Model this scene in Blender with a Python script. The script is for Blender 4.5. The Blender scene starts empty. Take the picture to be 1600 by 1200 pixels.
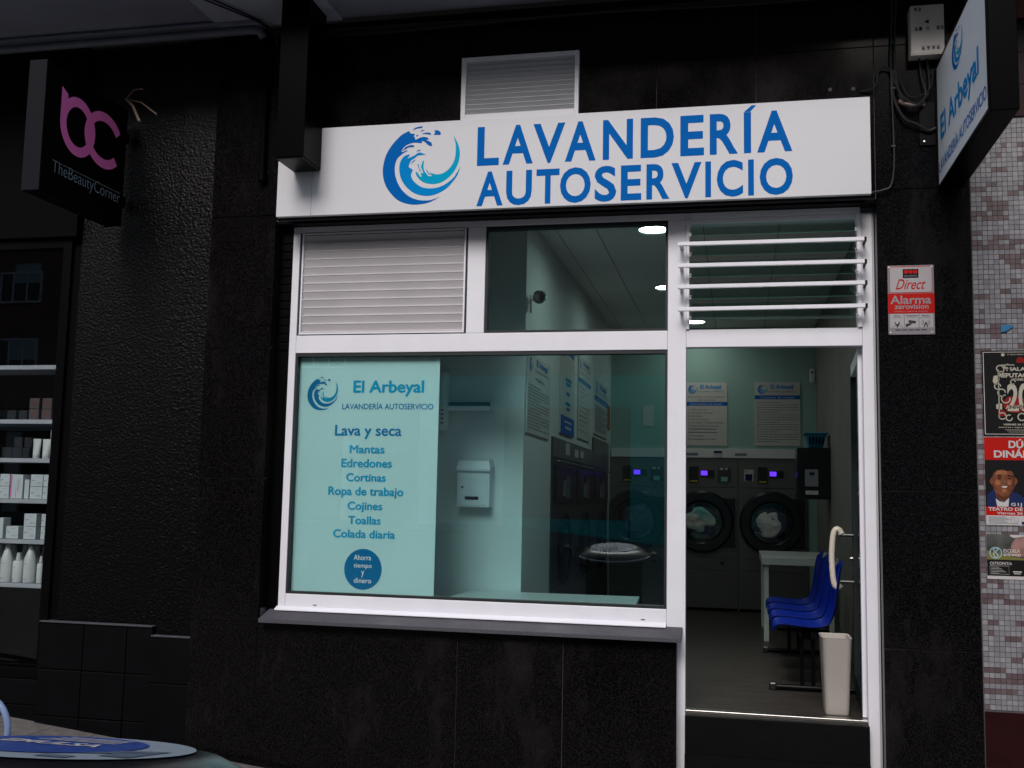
import bpy, math, random
from mathutils import Vector, Matrix, noise
from mathutils.geometry import tessellate_polygon
random.seed(11)
R_ = math.radians
S = bpy.context.scene
C = S.collection

# ------------------------------------------------------------------ camera
D, EYE, FPX = 6.2514, 1.53, 1640.0
yaw, pit, rol = R_(12.1884), R_(6.1732), R_(-1.1612)
cy, sy, cp, sp, cr, sr = (math.cos(yaw), math.sin(yaw), math.cos(pit), math.sin(pit), math.cos(rol), math.sin(rol))
ROT = (Matrix(((cy, -sy, 0), (sy, cy, 0), (0, 0, 1))) @ Matrix(((1, 0, 0), (0, cp, -sp), (0, sp, cp)))
       @ Matrix(((cr, 0, sr), (0, 1, 0), (-sr, 0, cr))))
cam_d = bpy.data.cameras.new('camera')
cam = bpy.data.objects.new('camera', cam_d); C.objects.link(cam)
cam_d.sensor_width = 36; cam_d.lens = FPX/1600*36; cam_d.clip_end = 2000; cam_d.clip_start = .05
rt, fw, up = (Vector(ROT.col[0]), Vector(ROT.col[1]), Vector(ROT.col[2]))
m4 = Matrix((( rt.x, up.x, -fw.x, 0), (rt.y, up.y, -fw.y, -D), (rt.z, up.z, -fw.z, EYE), (0, 0, 0, 1)))
cam.matrix_world = m4
S.camera = cam

def ray(x, y):
    return ROT @ Vector(((x-800)/FPX, 1, -(y-600)/FPX))
def at(x, y, Y=0.0):            # point of the photograph on the vertical plane at depth Y -> (X, Z)
    d = ray(x, y); t = (D+Y)/d.y
    return d.x*t, EYE+d.z*t
def at_x(x, y, X):              # the same on a plane of constant X -> (Y, Z)
    d = ray(x, y); t = X/d.x
    return d.y*t-D, EYE+d.z*t
def at_z(x, y, Z):
    d = ray(x, y); t = (Z-EYE)/d.z
    return d.x*t, d.y*t-D

# ------------------------------------------------------------------ world, sun, exposure
SUN_EL, SUN_AZ = R_(40), R_(186)        # azimuth of where the sun stands, from +Y clockwise
w = bpy.data.worlds.new('World'); S.world = w; w.use_nodes = True
nt = w.node_tree; nt.nodes.clear()
sky = nt.nodes.new('ShaderNodeTexSky'); sky.sky_type = 'NISHITA'; sky.sun_disc = False
sky.sun_elevation = SUN_EL; sky.sun_rotation = SUN_AZ; sky.air_density = 1.3; sky.dust_density = 3.0
bg = nt.nodes.new('ShaderNodeBackground'); bg.inputs['Strength'].default_value = .10
wo = nt.nodes.new('ShaderNodeOutputWorld')
nt.links.new(sky.outputs[0], bg.inputs[0]); nt.links.new(bg.outputs[0], wo.inputs[0])
sl = bpy.data.lights.new('sun', 'SUN'); sl.energy = 1.5; sl.angle = R_(24); sl.color = (1, .965, .975)
sun = bpy.data.objects.new('sun', sl); C.objects.link(sun)
sdir = Vector((math.sin(SUN_AZ)*math.cos(SUN_EL), math.cos(SUN_AZ)*math.cos(SUN_EL), math.sin(SUN_EL)))
sun.rotation_euler = sdir.to_track_quat('Z', 'Y').to_euler(); sun.location = sdir*30
S.view_settings.view_transform = 'Standard'; S.view_settings.look = 'None'
S.view_settings.exposure = 0.32; S.view_settings.gamma = 1
S.cycles.use_denoising = True
S.cycles.max_bounces = 8; S.cycles.transparent_max_bounces = 16
S.cycles.sample_clamp_indirect = 4

# ------------------------------------------------------------------ materials
def mat(name, col, rough=.5, metal=0., spec=.5, noise_scale=0, noise_amt=.0, bump=0., bump_scale=200, emis=None, es=0, coat=0, sheen=0, col2=None, stretch=None, detail=4):
    m = bpy.data.materials.new(name); m.use_nodes = True
    n = m.node_tree; b = n.nodes['Principled BSDF']
    b.inputs['Base Color'].default_value = (*col, 1); b.inputs['Roughness'].default_value = rough
    b.inputs['Metallic'].default_value = metal; b.inputs['Specular IOR Level'].default_value = spec
    b.inputs['Coat Weight'].default_value = coat
    tc = n.nodes.new('ShaderNodeTexCoord')
    mp = n.nodes.new('ShaderNodeMapping'); n.links.new(tc.outputs['Object'], mp.inputs[0])
    if stretch: mp.inputs['Scale'].default_value = stretch
    if noise_amt or col2:
        tx = n.nodes.new('ShaderNodeTexNoise'); tx.inputs['Scale'].default_value = noise_scale; tx.inputs['Detail'].default_value = detail
        n.links.new(mp.outputs[0], tx.inputs['Vector'])
        rp = n.nodes.new('ShaderNodeValToRGB')
        c2 = col2 or tuple(c*(1-noise_amt) for c in col)
        rp.color_ramp.elements[0].position = .38; rp.color_ramp.elements[1].position = .62
        rp.color_ramp.elements[0].color = (*c2, 1); rp.color_ramp.elements[1].color = (*col, 1)
        n.links.new(tx.outputs['Fac'], rp.inputs[0]); n.links.new(rp.outputs[0], b.inputs['Base Color'])
    if bump:
        t2 = n.nodes.new('ShaderNodeTexNoise'); t2.inputs['Scale'].default_value = bump_scale; t2.inputs['Detail'].default_value = 3
        n.links.new(mp.outputs[0], t2.inputs['Vector'])
        bp = n.nodes.new('ShaderNodeBump'); bp.inputs['Strength'].default_value = bump; bp.inputs['Distance'].default_value = .004
        n.links.new(t2.outputs['Fac'], bp.inputs['Height']); n.links.new(bp.outputs[0], b.inputs['Normal'])
    if emis:
        b.inputs['Emission Color'].default_value = (*emis, 1); b.inputs['Emission Strength'].default_value = es
    return m

def granite(name, c1, c2, rough):
    m = bpy.data.materials.new(name); m.use_nodes = True
    n = m.node_tree; b = n.nodes['Principled BSDF']; b.inputs['Roughness'].default_value = rough
    tc = n.nodes.new('ShaderNodeTexCoord')
    vo = n.nodes.new('ShaderNodeTexVoronoi'); vo.inputs['Scale'].default_value = 330; vo.inputs['Randomness'].default_value = 1
    n.links.new(tc.outputs['Object'], vo.inputs['Vector'])
    no = n.nodes.new('ShaderNodeTexNoise'); no.inputs['Scale'].default_value = 2.2; no.inputs['Detail'].default_value = 8
    n.links.new(tc.outputs['Object'], no.inputs['Vector'])
    sep = n.nodes.new('ShaderNodeSeparateColor'); n.links.new(vo.outputs['Color'], sep.inputs[0])
    pw = n.nodes.new('ShaderNodeMath'); pw.operation = 'POWER'; pw.inputs[1].default_value = 5; n.links.new(sep.outputs[0], pw.inputs[0])
    rp = n.nodes.new('ShaderNodeValToRGB'); rp.color_ramp.elements[0].color = (*c1, 1); rp.color_ramp.elements[1].color = (*c2, 1)
    n.links.new(pw.outputs[0], rp.inputs[0]); du = n.nodes.new('ShaderNodeMix'); du.data_type = 'RGBA'; du.inputs['B'].default_value = (.05, .046, .044, 1)
    n2 = n.nodes.new('ShaderNodeTexNoise'); n2.inputs['Scale'].default_value = 1.3; n2.inputs['Detail'].default_value = 12; n2.inputs['Roughness'].default_value = .72
    mp = n.nodes.new('ShaderNodeMapping'); mp.inputs['Scale'].default_value = (1.6, 1, .7); n.links.new(tc.outputs['Object'], mp.inputs[0]); n.links.new(mp.outputs[0], n2.inputs['Vector'])
    m2 = n.nodes.new('ShaderNodeMapRange'); m2.inputs[1].default_value = .52; m2.inputs[2].default_value = .78; m2.inputs[3].default_value = 0; m2.inputs[4].default_value = .30
    n.links.new(n2.outputs['Fac'], m2.inputs[0]); n.links.new(m2.outputs[0], du.inputs['Factor']); n.links.new(rp.outputs[0], du.inputs['A'])
    n.links.new(du.outputs['Result'], b.inputs['Base Color'])
    # faint smears of dirt change the polish
    mr = n.nodes.new('ShaderNodeMapRange'); mr.inputs[1].default_value = .35; mr.inputs[2].default_value = .7
    mr.inputs[3].default_value = rough*.8; mr.inputs[4].default_value = rough*2.0
    n.links.new(no.outputs['Fac'], mr.inputs[0]); n.links.new(mr.outputs[0], b.inputs['Roughness'])
    b.inputs['Specular IOR Level'].default_value = .12
    return m

def glass(name, tint, base=.05, rough=.0, f0=.04):
    m = bpy.data.materials.new(name); m.use_nodes = True
    n = m.node_tree; n.nodes.clear()
    o = n.nodes.new('ShaderNodeOutputMaterial'); mx = n.nodes.new('ShaderNodeMixShader')
    tr = n.nodes.new('ShaderNodeBsdfTransparent'); tr.inputs[0].default_value = (*tint, 1)
    gl = n.nodes.new('ShaderNodeBsdfGlossy'); gl.inputs['Roughness'].default_value = rough; gl.inputs['Color'].default_value = (.95, 1, 1, 1)
    lw = n.nodes.new('ShaderNodeLayerWeight'); lw.inputs[0].default_value = .5
    p = n.nodes.new('ShaderNodeMath'); p.operation = 'POWER'; p.inputs[1].default_value = 5; n.links.new(lw.outputs['Facing'], p.inputs[0])
    a = n.nodes.new('ShaderNodeMath'); a.operation = 'MULTIPLY_ADD'; a.inputs[1].default_value = 1-f0; a.inputs[2].default_value = f0
    n.links.new(p.outputs[0], a.inputs[0]); n.links.new(a.outputs[0], mx.inputs[0])
    n.links.new(tr.outputs[0], mx.inputs[1]); n.links.new(gl.outputs[0], mx.inputs[2]); n.links.new(mx.outputs[0], o.inputs[0])
    return m

M = {}
M['granite'] = granite('black_granite', (.0014, .0012, .0015), (.020, .018, .019), .10)
M['granite_low'] = granite('black_granite_sill', (.07, .068, .08), (.12, .118, .13), .45)
M['grout'] = mat('grey_grout', (.15, .14, .15), .9)
M['dark_grout'] = mat('dark_grout', (.02, .02, .022), .9)
M['stucco'] = mat('black_stucco', (.0004, .0004, .0008), .32, bump=.5, bump_scale=190, spec=.19, noise_scale=3, noise_amt=.35)
M['black_tile'] = mat('black_painted_tile', (.0012, .0012, .002), .5, spec=.12, noise_scale=6, noise_amt=.4, bump=.25, bump_scale=40)
M['alu'] = mat('white_aluminium', (.80, .80, .86), .35, noise_scale=5, noise_amt=.035)
M['alu2'] = mat('white_aluminium_slats', (.54, .52, .54), .4, noise_scale=3, noise_amt=.06)
M['alu_grey'] = mat('grey_aluminium_vent', (.50, .51, .54), .42, noise_scale=3, noise_amt=.08)
M['signwhite'] = mat('sign_white', (.635, .645, .68), .45, spec=.3, noise_scale=1.3, noise_amt=.03)
M['gasket'] = mat('black_rubber', (.008, .012, .014), .6)
M['black'] = mat('black_metal', (.0018, .0016, .0022), .35, spec=.1, noise_scale=9, noise_amt=.3)
M['blackmatt'] = mat('black_matt', (.0012, .0012, .0016), .7, spec=.06)
M['casing'] = mat('dark_brown_casing', (.0008, .0006, .0007), .35, spec=.04, noise_scale=4, noise_amt=.3)
M['blue_d'] = mat('print_blue', (.0, .115, .43), .5, spec=.03)
M['blue_m'] = mat('print_mid_blue', (.0, .22, .58), .5, spec=.03)
M['blue_c'] = mat('print_cyan', (.0, .33, .56), .5, spec=.03)
M['teal_t'] = mat('print_teal', (.0, .19, .42), .5, spec=.03)
M['teal_l'] = mat('print_light_teal', (.0, .33, .56), .5, spec=.03)
M['frost'] = mat('frosted_vinyl', (.88, .87, .84), .6, noise_scale=2, noise_amt=.03)
M['pane'] = glass('window_pane_glass', (.795, .93, .935), f0=.09)
M['lid'] = mat('lid_dark_metal', (.035, .04, .045), .25, .5, noise_scale=8, noise_amt=.4)
M['pane_clear'] = glass('clear_glass', (.93, .97, .96), f0=.05)
M['blade'] = glass('louvre_blade_glass', (.74, .86, .83), f0=.15)
M['gedge'] = mat('green_glass_edge', (.01, .10, .075), .3)
M['shopglass'] = glass('shop_window_glass', (.86, .89, .90), f0=.03)
M['soffit'] = mat('grey_soffit_paint', (.34, .37, .46), .75, noise_scale=1.5, noise_amt=.2)
M['soffit2'] = mat('pale_soffit_panel', (.52, .58, .68), .7, noise_scale=1.5, noise_amt=.12)
M['pipe'] = mat('grey_pvc_pipe', (.22, .24, .28), .35, noise_scale=6, noise_amt=.2)
M['cable'] = mat('black_cable', (.012, .012, .013), .5)
M['cable_b'] = mat('brown_cable', (.16, .11, .085), .6)
M['bolt'] = mat('steel_bolt', (.5, .5, .5), .35, 1)
M['pink'] = mat('pink_print', (.85, .18, .52), .5, spec=.12)
M['greytxt'] = mat('grey_print', (.15, .17, .20), .5, spec=.12)
M['darkgreytxt'] = mat('dark_grey_print', (.03, .035, .04), .5, spec=.12)
M['whitep'] = mat('white_paint', (.62, .62, .62), .5)
M['paper'] = mat('white_paper', (.47, .455, .45), .7)
M['poster_w'] = mat('poster_board_white', (.52, .50, .46), .6)
M['red'] = mat('red_print', (.42, .008, .005), .5, spec=.12)
M['darkred'] = mat('dark_red_print', (.22, .01, .01), .5, spec=.12)
M['cream'] = mat('cream_print', (.40, .375, .30), .6)
M['blackp'] = mat('black_print', (.008, .008, .009), .5, spec=.12)
M['skin'] = mat('printed_skin', (.20, .068, .032), .6, noise_scale=30, noise_amt=.35, spec=.12)
M['skin2'] = mat('printed_pale_skin', (.30, .16, .14), .6, noise_scale=14, noise_amt=.45)
M['navy'] = mat('printed_navy', (.01, .02, .08), .6, spec=.12)
M['olive'] = mat('printed_olive', (.14, .13, .02), .6)
M['greybox'] = mat('grey_beige_box', (.66, .62, .58), .45, noise_scale=4, noise_amt=.12)
M['redtile'] = mat('dark_red_tile', (.022, .004, .0045), .3, spec=.25, noise_scale=7, noise_amt=.25)
M['orangestone'] = mat('orange_stone', (.20, .07, .04), .6, noise_scale=8, noise_amt=.3)
# shop interior
M['w_white'] = mat('inner_white_wall', (.62, .64, .62), .7, noise_scale=1.3, noise_amt=.05, bump=.1, bump_scale=60)
M['w_teal'] = mat('inner_teal_wall', (.27, .42, .375), .7, noise_scale=1.5, noise_amt=.05, bump=.1, bump_scale=60)
M['w_grey'] = mat('inner_grey_wall', (.20, .195, .175), .8, noise_scale=2.5, noise_amt=.12, bump=.5, bump_scale=50)
M['ceil'] = mat('inner_ceiling', (.80, .79, .75), .8)
M['steel'] = mat('machine_grey_steel', (.13, .127, .12), .4, .2, noise_scale=3, noise_amt=.1)
M['steel_d'] = mat('machine_dark_steel', (.045, .044, .042), .4, .2)
M['blackpl'] = mat('black_plastic', (.009, .009, .010), .3)
M['display'] = mat('purple_display', (.1, .02, .5), .4, emis=(.13, .035, 1.0), es=1.1)
M['yellow'] = mat('yellow_print', (.45, .33, .01), .5)
M['bluep'] = mat('blue_plastic_seat', (.001, .016, .24), .4, spec=.15)
M['bluebas'] = mat('teal_blue_basket', (.0, .17, .30), .45)
M['bin_w'] = mat('cream_white_plastic', (.44, .41, .37), .5)
M['handle'] = mat('cream_handle', (.68, .62, .52), .25)
M['desk'] = mat('white_laminate', (.52, .55, .53), .35)
M['cloth_t'] = mat('teal_cloth', (.05, .42, .40), .8, col2=(.55, .55, .5), noise_scale=4)
M['cloth_w'] = mat('white_cloth', (.72, .72, .68), .8, col2=(.05, .35, .36), noise_scale=3)
M['cloth_n'] = mat('navy_cloth', (.07, .09, .14), .85, noise_scale=5, noise_amt=.4)
M['chrome'] = mat('chrome', (.55, .54, .53), .18, 1)
M['thresh'] = mat('steel_threshold', (.55, .53, .50), .3, 1)
M['step'] = mat('dark_step_tile', (.003, .0028, .0028), .5, spec=.15, noise_scale=12, noise_amt=.4)
M['lampglow'] = mat('downlight_diffuser', (.9, .9, .9), .5, emis=(.95, 1, .93), es=14)

def floor_mat():
    m = mat('grey_wood_floor_plank', (.050, .041, .035), .42, noise_scale=3, noise_amt=.35, stretch=(1, 7, 1), bump=.05)
    return m
M['floor'] = floor_mat()
M['ceil_gap'] = mat('ceiling_joint', (.35, .34, .32), .8)
M['gap'] = mat('floor_joint', (.06, .055, .05), .8)

def rand_mat(name, stops, rough=.4):
    m = bpy.data.materials.new(name); m.use_nodes = True
    n = m.node_tree; b = n.nodes['Principled BSDF']; b.inputs['Roughness'].default_value = rough
    at_ = n.nodes.new('ShaderNodeAttribute'); at_.attribute_name = 'tone'
    rp = n.nodes.new('ShaderNodeValToRGB'); rp.color_ramp.interpolation = 'LINEAR'
    el = rp.color_ramp.elements
    el[0].position, el[0].color = stops[0][0], (*stops[0][1], 1); el[1].position, el[1].color = stops[-1][0], (*stops[-1][1], 1)
    for p, c in stops[1:-1]:
        e = el.new(p); e.color = (*c, 1)
    tc = n.nodes.new('ShaderNodeTexCoord'); no = n.nodes.new('ShaderNodeTexNoise'); no.inputs['Scale'].default_value = 260
    n.links.new(tc.outputs['Object'], no.inputs['Vector'])
    ad = n.nodes.new('ShaderNodeMath'); ad.operation = 'MULTIPLY_ADD'; ad.inputs[1].default_value = .16; n.links.new(no.outputs['Fac'], ad.inputs[0])
    n.links.new(at_.outputs['Fac'], ad.inputs[2])
    sb = n.nodes.new('ShaderNodeMath'); sb.operation = 'SUBTRACT'; sb.inputs[1].default_value = .08; n.links.new(ad.outputs[0], sb.inputs[0])
    n.links.new(sb.outputs[0], rp.inputs[0]); n.links.new(rp.outputs[0], b.inputs['Base Color'])
    return m
M['mosaic'] = rand_mat('mosaic_tiles', [(0, (.085, .056, .060)), (.35, (.125, .086, .092)), (.5, (.17, .162, .178)), (.75, (.215, .212, .228)), (1, (.28, .278, .295))])

def brick_mat(name, c1, c2, mortar, scale=1):
    m = bpy.data.materials.new(name); m.use_nodes = True
    n = m.node_tree; b = n.nodes['Principled BSDF']; b.inputs['Roughness'].default_value = .85
    tc = n.nodes.new('ShaderNodeTexCoord'); mp = n.nodes.new('ShaderNodeMapping'); mp.inputs['Rotation'].default_value = (R_(90), 0, 0)
    br = n.nodes.new('ShaderNodeTexBrick'); br.inputs['Scale'].default_value = 2.0*scale
    br.inputs['Color1'].default_value = (*c1, 1); br.inputs['Color2'].default_value = (*c2, 1); br.inputs['Mortar'].default_value = (*mortar, 1)
    n.links.new(tc.outputs['Object'], mp.inputs[0]); n.links.new(mp.outputs[0], br.inputs['Vector']); n.links.new(br.outputs[0], b.inputs['Base Color'])
    return m
M['brick'] = brick_mat('far_brick', (.30, .12, .075), (.22, .085, .055), (.25, .2, .17))
M['brick2'] = brick_mat('far_brick_dark', (.20, .09, .06), (.15, .07, .05), (.2, .17, .14))
M['asphalt'] = mat('asphalt', (.04, .04, .042), .9, noise_scale=40, noise_amt=.3, bump=.4, bump_scale=90)
M['paving'] = mat('paving', (.15, .135, .128), .85, noise_scale=14, noise_amt=.3, bump=.4, bump_scale=70)
M['kerb'] = mat('kerb_stone', (.30, .29, .28), .85, noise_scale=10, noise_amt=.2)
M['shutter'] = mat('roller_shutter', (.48, .55, .58), .6)
M['fasc_teal'] = mat('teal_fascia', (.02, .42, .38), .5)
M['render_w'] = mat('pale_render', (.60, .58, .54), .85, noise_scale=2, noise_amt=.1)
M['darkglass'] = mat('dark_far_glass', (.01, .012, .015), .08)

# ------------------------------------------------------------------ builders
def root_offset(p):
    o = Vector((0, 0, 0))
    while p is not None:
        o += p.location; p = p.parent
    return o

class MB:
    def __init__(s): s.v = []; s.f = []; s.mi = []; s.k = 0; s.tone = None
    def _add(s, vs, fs):
        b = len(s.v); s.v += [tuple(q) for q in vs]; s.f += [tuple(b+i for i in f) for f in fs]; s.mi += [s.k]*len(fs)
        return s
    def box(s, x0, x1, y0, y1, z0, z1):
        x0, x1 = sorted((x0, x1)); y0, y1 = sorted((y0, y1)); z0, z1 = sorted((z0, z1))
        return s._add([(x0,y0,z0),(x1,y0,z0),(x1,y1,z0),(x0,y1,z0),(x0,y0,z1),(x1,y0,z1),(x1,y1,z1),(x0,y1,z1)],
                      [(0,3,2,1),(4,5,6,7),(0,1,5,4),(1,2,6,5),(2,3,7,6),(3,0,4,7)])
    def hexa(s, p): return s._add(p, [(0,3,2,1),(4,5,6,7),(0,1,5,4),(1,2,6,5),(2,3,7,6),(3,0,4,7)])
    def quad(s, a, b, c, d): return s._add([a, b, c, d], [(0,1,2,3)])
    def poly(s, pts): # flat polygon given as 3D points
        tris = tessellate_polygon([[Vector(p) for p in pts]])
        return s._add(pts, [tuple(t) for t in tris])
    def tube(s, pts, r, n=8, cap=True):
        pts = [Vector(p) for p in pts]; b = len(s.v); rings = []
        prev = None
        for i, p in enumerate(pts):
            a = pts[max(0, i-1)]; c = pts[min(len(pts)-1, i+1)]
            t = (c-a).normalized()
            if prev is None:
                h = Vector((0, 0, 1)) if abs(t.z) < .9 else Vector((1, 0, 0))
                u = t.cross(h).normalized()
            else:
                u = (prev - t*prev.dot(t)).normalized()
            prev = u; v = t.cross(u)
            rr = r[i] if isinstance(r, (list, tuple)) else r
            rings.append([p+u*rr*math.cos(2*math.pi*k/n)+v*rr*math.sin(2*math.pi*k/n) for k in range(n)])
        vs = [q for rg in rings for q in rg]; fs = []
        for i in range(len(pts)-1):
            for k in range(n):
                fs.append((i*n+k, i*n+(k+1) % n, (i+1)*n+(k+1) % n, (i+1)*n+k))
        if cap:
            fs.append(tuple(reversed(range(n)))); fs.append(tuple((len(pts)-1)*n+k for k in range(n)))
        return s._add(vs, fs)
    def lathe(s, prof, c, axis='z', n=40, closed=False):
        # prof: (radius, height) list
        vs = []; fs = []
        for r, h in prof:
            for k in range(n):
                a = 2*math.pi*k/n; p, q = r*math.cos(a), r*math.sin(a)
                vs.append({'z': (c[0]+p, c[1]+q, c[2]+h), 'y': (c[0]+p, c[1]+h, c[2]-q), 'x': (c[0]+h, c[1]+p, c[2]+q)}[axis])
        m = len(prof)
        for i in range(m-1):
            for k in range(n):
                fs.append((i*n+k, i*n+(k+1) % n, (i+1)*n+(k+1) % n, (i+1)*n+k))
        if not closed:
            if prof[0][0] > 1e-6: fs.append(tuple(reversed(range(n))))
            if prof[-1][0] > 1e-6: fs.append(tuple((m-1)*n+k for k in range(n)))
        return s._add(vs, fs)

def obj(name, mb, m, parent=None, bevel=0, smooth=False, kind=None, xform=None):
    me = bpy.data.meshes.new(name)
    off = root_offset(parent) if parent else Vector((0, 0, 0))
    vs = [Vector(v)-off for v in mb.v] if xform is None else [xform @ Vector(v)-off for v in mb.v]
    me.from_pydata(vs, [], mb.f)
    for q in (m if isinstance(m, (list, tuple)) else [m]): me.materials.append(q)
    if isinstance(m, (list, tuple)): me.polygons.foreach_set('material_index', mb.mi)
    me.update()
    if smooth:
        me.shade_smooth(); me.set_sharp_from_angle(angle=R_(40))
    o = bpy.data.objects.new(name, me); C.objects.link(o)
    if parent: o.parent = parent
    if bevel:
        b = o.modifiers.new('bevel', 'BEVEL'); b.width = bevel; b.segments = 2; b.limit_method = 'ANGLE'; b.harden_normals = False
    if kind: o['kind'] = kind
    return o

def thing(name, label, cat, loc=(0, 0, 0), group=None):
    o = bpy.data.objects.new(name, None); C.objects.link(o); o.location = loc; o.empty_display_size = .1
    o['label'] = label; o['category'] = cat
    if group: o['group'] = group
    return o
def tag(o, label, cat, group=None):
    o['label'] = label; o['category'] = cat
    if group: o['group'] = group
    return o
def copy_tree(o, parent=None):
    c = o.copy(); C.objects.link(c)
    if parent is not None: c.parent = parent
    for ch in list(o.children): copy_tree(ch, c)
    return c
def B(x0, x1, y0, y1, z0, z1): return MB().box(x0, x1, y0, y1, z0, z1)

# plane frames for print: origin o, horizontal u, vertical v (unit), normal = towards viewer
class Pl:
    def __init__(s, o, u, v, eps=.0015):
        s.o, s.u, s.v = Vector(o), Vector(u).normalized(), Vector(v).normalized(); s.n = s.u.cross(s.v); s.e = eps
    def __call__(s, a, b, lift=0): return s.o+s.u*a+s.v*b+s.n*(s.e+lift)
    def rect(s, mb, a0, b0, a1, b1, lift=0):
        return mb.quad(s(a0, b0, lift), s(a1, b0, lift), s(a1, b1, lift), s(a0, b1, lift))

_tc = {}
def text_data(body, bold, shear, spacing=1.0):
    k = (body, bold, shear, spacing)
    if k in _tc: return _tc[k]
    cu = bpy.data.curves.new('txt', 'FONT'); cu.body = body; cu.size = 1; cu.offset = bold; cu.shear = shear
    cu.resolution_u = 4; cu.space_character = spacing
    to = bpy.data.objects.new('txt', cu); C.objects.link(to)
    bpy.context.view_layer.update()
    me = bpy.data.meshes.new_from_object(to)
    vs = [tuple(v.co[:2]) for v in me.vertices]; fs = [tuple(p.vertices) for p in me.polygons]
    bpy.data.objects.remove(to); bpy.data.curves.remove(cu); bpy.data.meshes.remove(me)
    _tc[k] = (vs, fs); return _tc[k]
def add_text(mb, body, pl, a0, a1, b0, b1, bold=0., shear=0., lift=0, asc=False, spacing=1.0, hfix=None, extra=0):
    """fit text into [a0,a1] x [b0,b1] of a plane. b0 is the lowest ink unless hfix=(lo,hi) gives em range to map"""
    vs, fs = text_data(body, bold, shear, spacing)
    if not vs: return mb
    x0 = min(v[0] for v in vs); x1 = max(v[0] for v in vs)
    y0, y1 = hfix or (min(v[1] for v in vs), max(v[1] for v in vs))
    reps = ((-extra, 0, 0), (extra, .00025, 0), (0, .0005, extra*.7), (0, .00075, -extra*.7)) if extra else ((0, 0, 0),)
    for dx, dl, dz in reps:
        mb._add([pl(a0+(v[0]-x0)/(x1-x0)*(a1-a0)+dx, b0+(v[1]-y0)/(y1-y0)*(b1-b0)+dz, lift+dl) for v in vs], fs)
    return mb
CAP = (0., .682)     # baseline to cap height

# wave emblem, drawn in a 0..1 square
W_OUT = [(405,165),(330,200),(240,280),(160,380),(105,490),(80,600),(75,700),(95,810),(140,910),(210,1000),(300,1080),(410,1125),(520,1143),(640,1135),(740,1110),(850,1055),(740,1088),(640,1092),(540,1075),(440,1030),(350,950),(290,860),(250,760),(236,660),(245,580),(270,520),(300,490),(350,455),(402,425),(395,414),(335,440),(316,428),(345,385),(400,345),(470,324),(530,326),(592,336),(592,303),(630,320),(660,350),(695,374),(730,380),(722,340),(690,315),(640,293),(685,291),(665,262),(610,251),(560,262),(502,284),(495,252),(478,236),(496,207),(432,196),(426,175)]
W_MID = [(1112,670),(1080,770),(1020,860),(930,950),(830,1005),(720,1033),(610,1025),(500,985),(400,905),(330,800),(300,690),(303,590),(335,520),(380,485),(432,472),(428,495),(398,532),(440,515),(500,490),(540,462),(580,458),(600,468),(652,490),(560,494),(530,505),(500,530),(460,552),(432,598),(422,640),(438,655),(482,680),(458,740),(475,800),(530,865),(620,920),(740,937),(850,920),(950,870),(1040,790)]
W_IN = [(1008,250),(1060,340),(1095,440),(1098,540),(1075,640),(1020,740),(940,820),(850,868),(750,882),(650,862),(580,820),(530,760),(514,708),(540,715),(590,785),(602,768),(578,735),(622,730),(588,650),(612,565),(626,575),(620,650),(640,710),(690,775),(742,775),(698,725),(770,752),(860,752),(940,710),(1000,640),(1035,560),(1045,450),(1035,340)]
W_SPL = [[(455,160),(490,128),(540,112),(597,110),(590,132),(520,138)],[(560,182),(590,160),(628,160),(605,172)],[(578,213),(645,194),(700,203),(712,220),(700,230),(650,217)],[(505,240),(518,224),(542,222),(526,243)],[(752,174),(800,174),(832,195),(842,218),(835,238),(744,232),(768,205)],[(322,432),(375,372),(440,350),(490,358),(484,380),(415,382)],[(520,442),(550,422),(585,420),(560,437)]]
W_SPL2 = [[(445,610),(480,562),(522,548),(490,575)],[(542,612),(556,612),(572,680),(598,712),(570,700)],[(655,690),(668,692),(700,742),(728,768),(690,748)]]
def emblem(mb, pl, a0, b0, a1, b1, lift=0):
    def mp(p): return pl(a0+(p[0]-75)/1037*(a1-a0), b1-(p[1]-110)/1033*(b1-b0), lift)
    for k, L in ((0, W_OUT), (1, W_MID), (2, W_IN)):
        mb.k = k; mb.poly([mp(p) for p in L])
    for k, LL in ((0, W_SPL), (1, W_SPL2)):
        mb.k = k
        for L in LL: mb.poly([mp(p) for p in L])
    return mb
def smooth_outline(L):
    n = len(L); out = []
    def turn(i):
        a = Vector(L[i])-Vector(L[i-1]); b = Vector(L[(i+1) % n])-Vector(L[i]); return a.angle(b)
    ang = [turn(i) for i in range(n)]
    for i in range(n):
        out.append(L[i]); j = (i+1) % n
        if ang[i] < .75 and ang[j] < .75:
            p0, p1, p2, p3 = (Vector(L[i-1]), Vector(L[i]), Vector(L[j]), Vector(L[(i+2) % n]))
            for k in range(1, 4):
                f = k/4; v = .5*((2*p1)+(p2-p0)*f+(2*p0-5*p1+4*p2-p3)*f*f+(3*p1-p0-3*p2+p3)*f**3); out.append((v.x, v.y))
    return out
W_OUT, W_MID, W_IN = smooth_outline(W_OUT), smooth_outline(W_MID), smooth_outline(W_IN)

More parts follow.
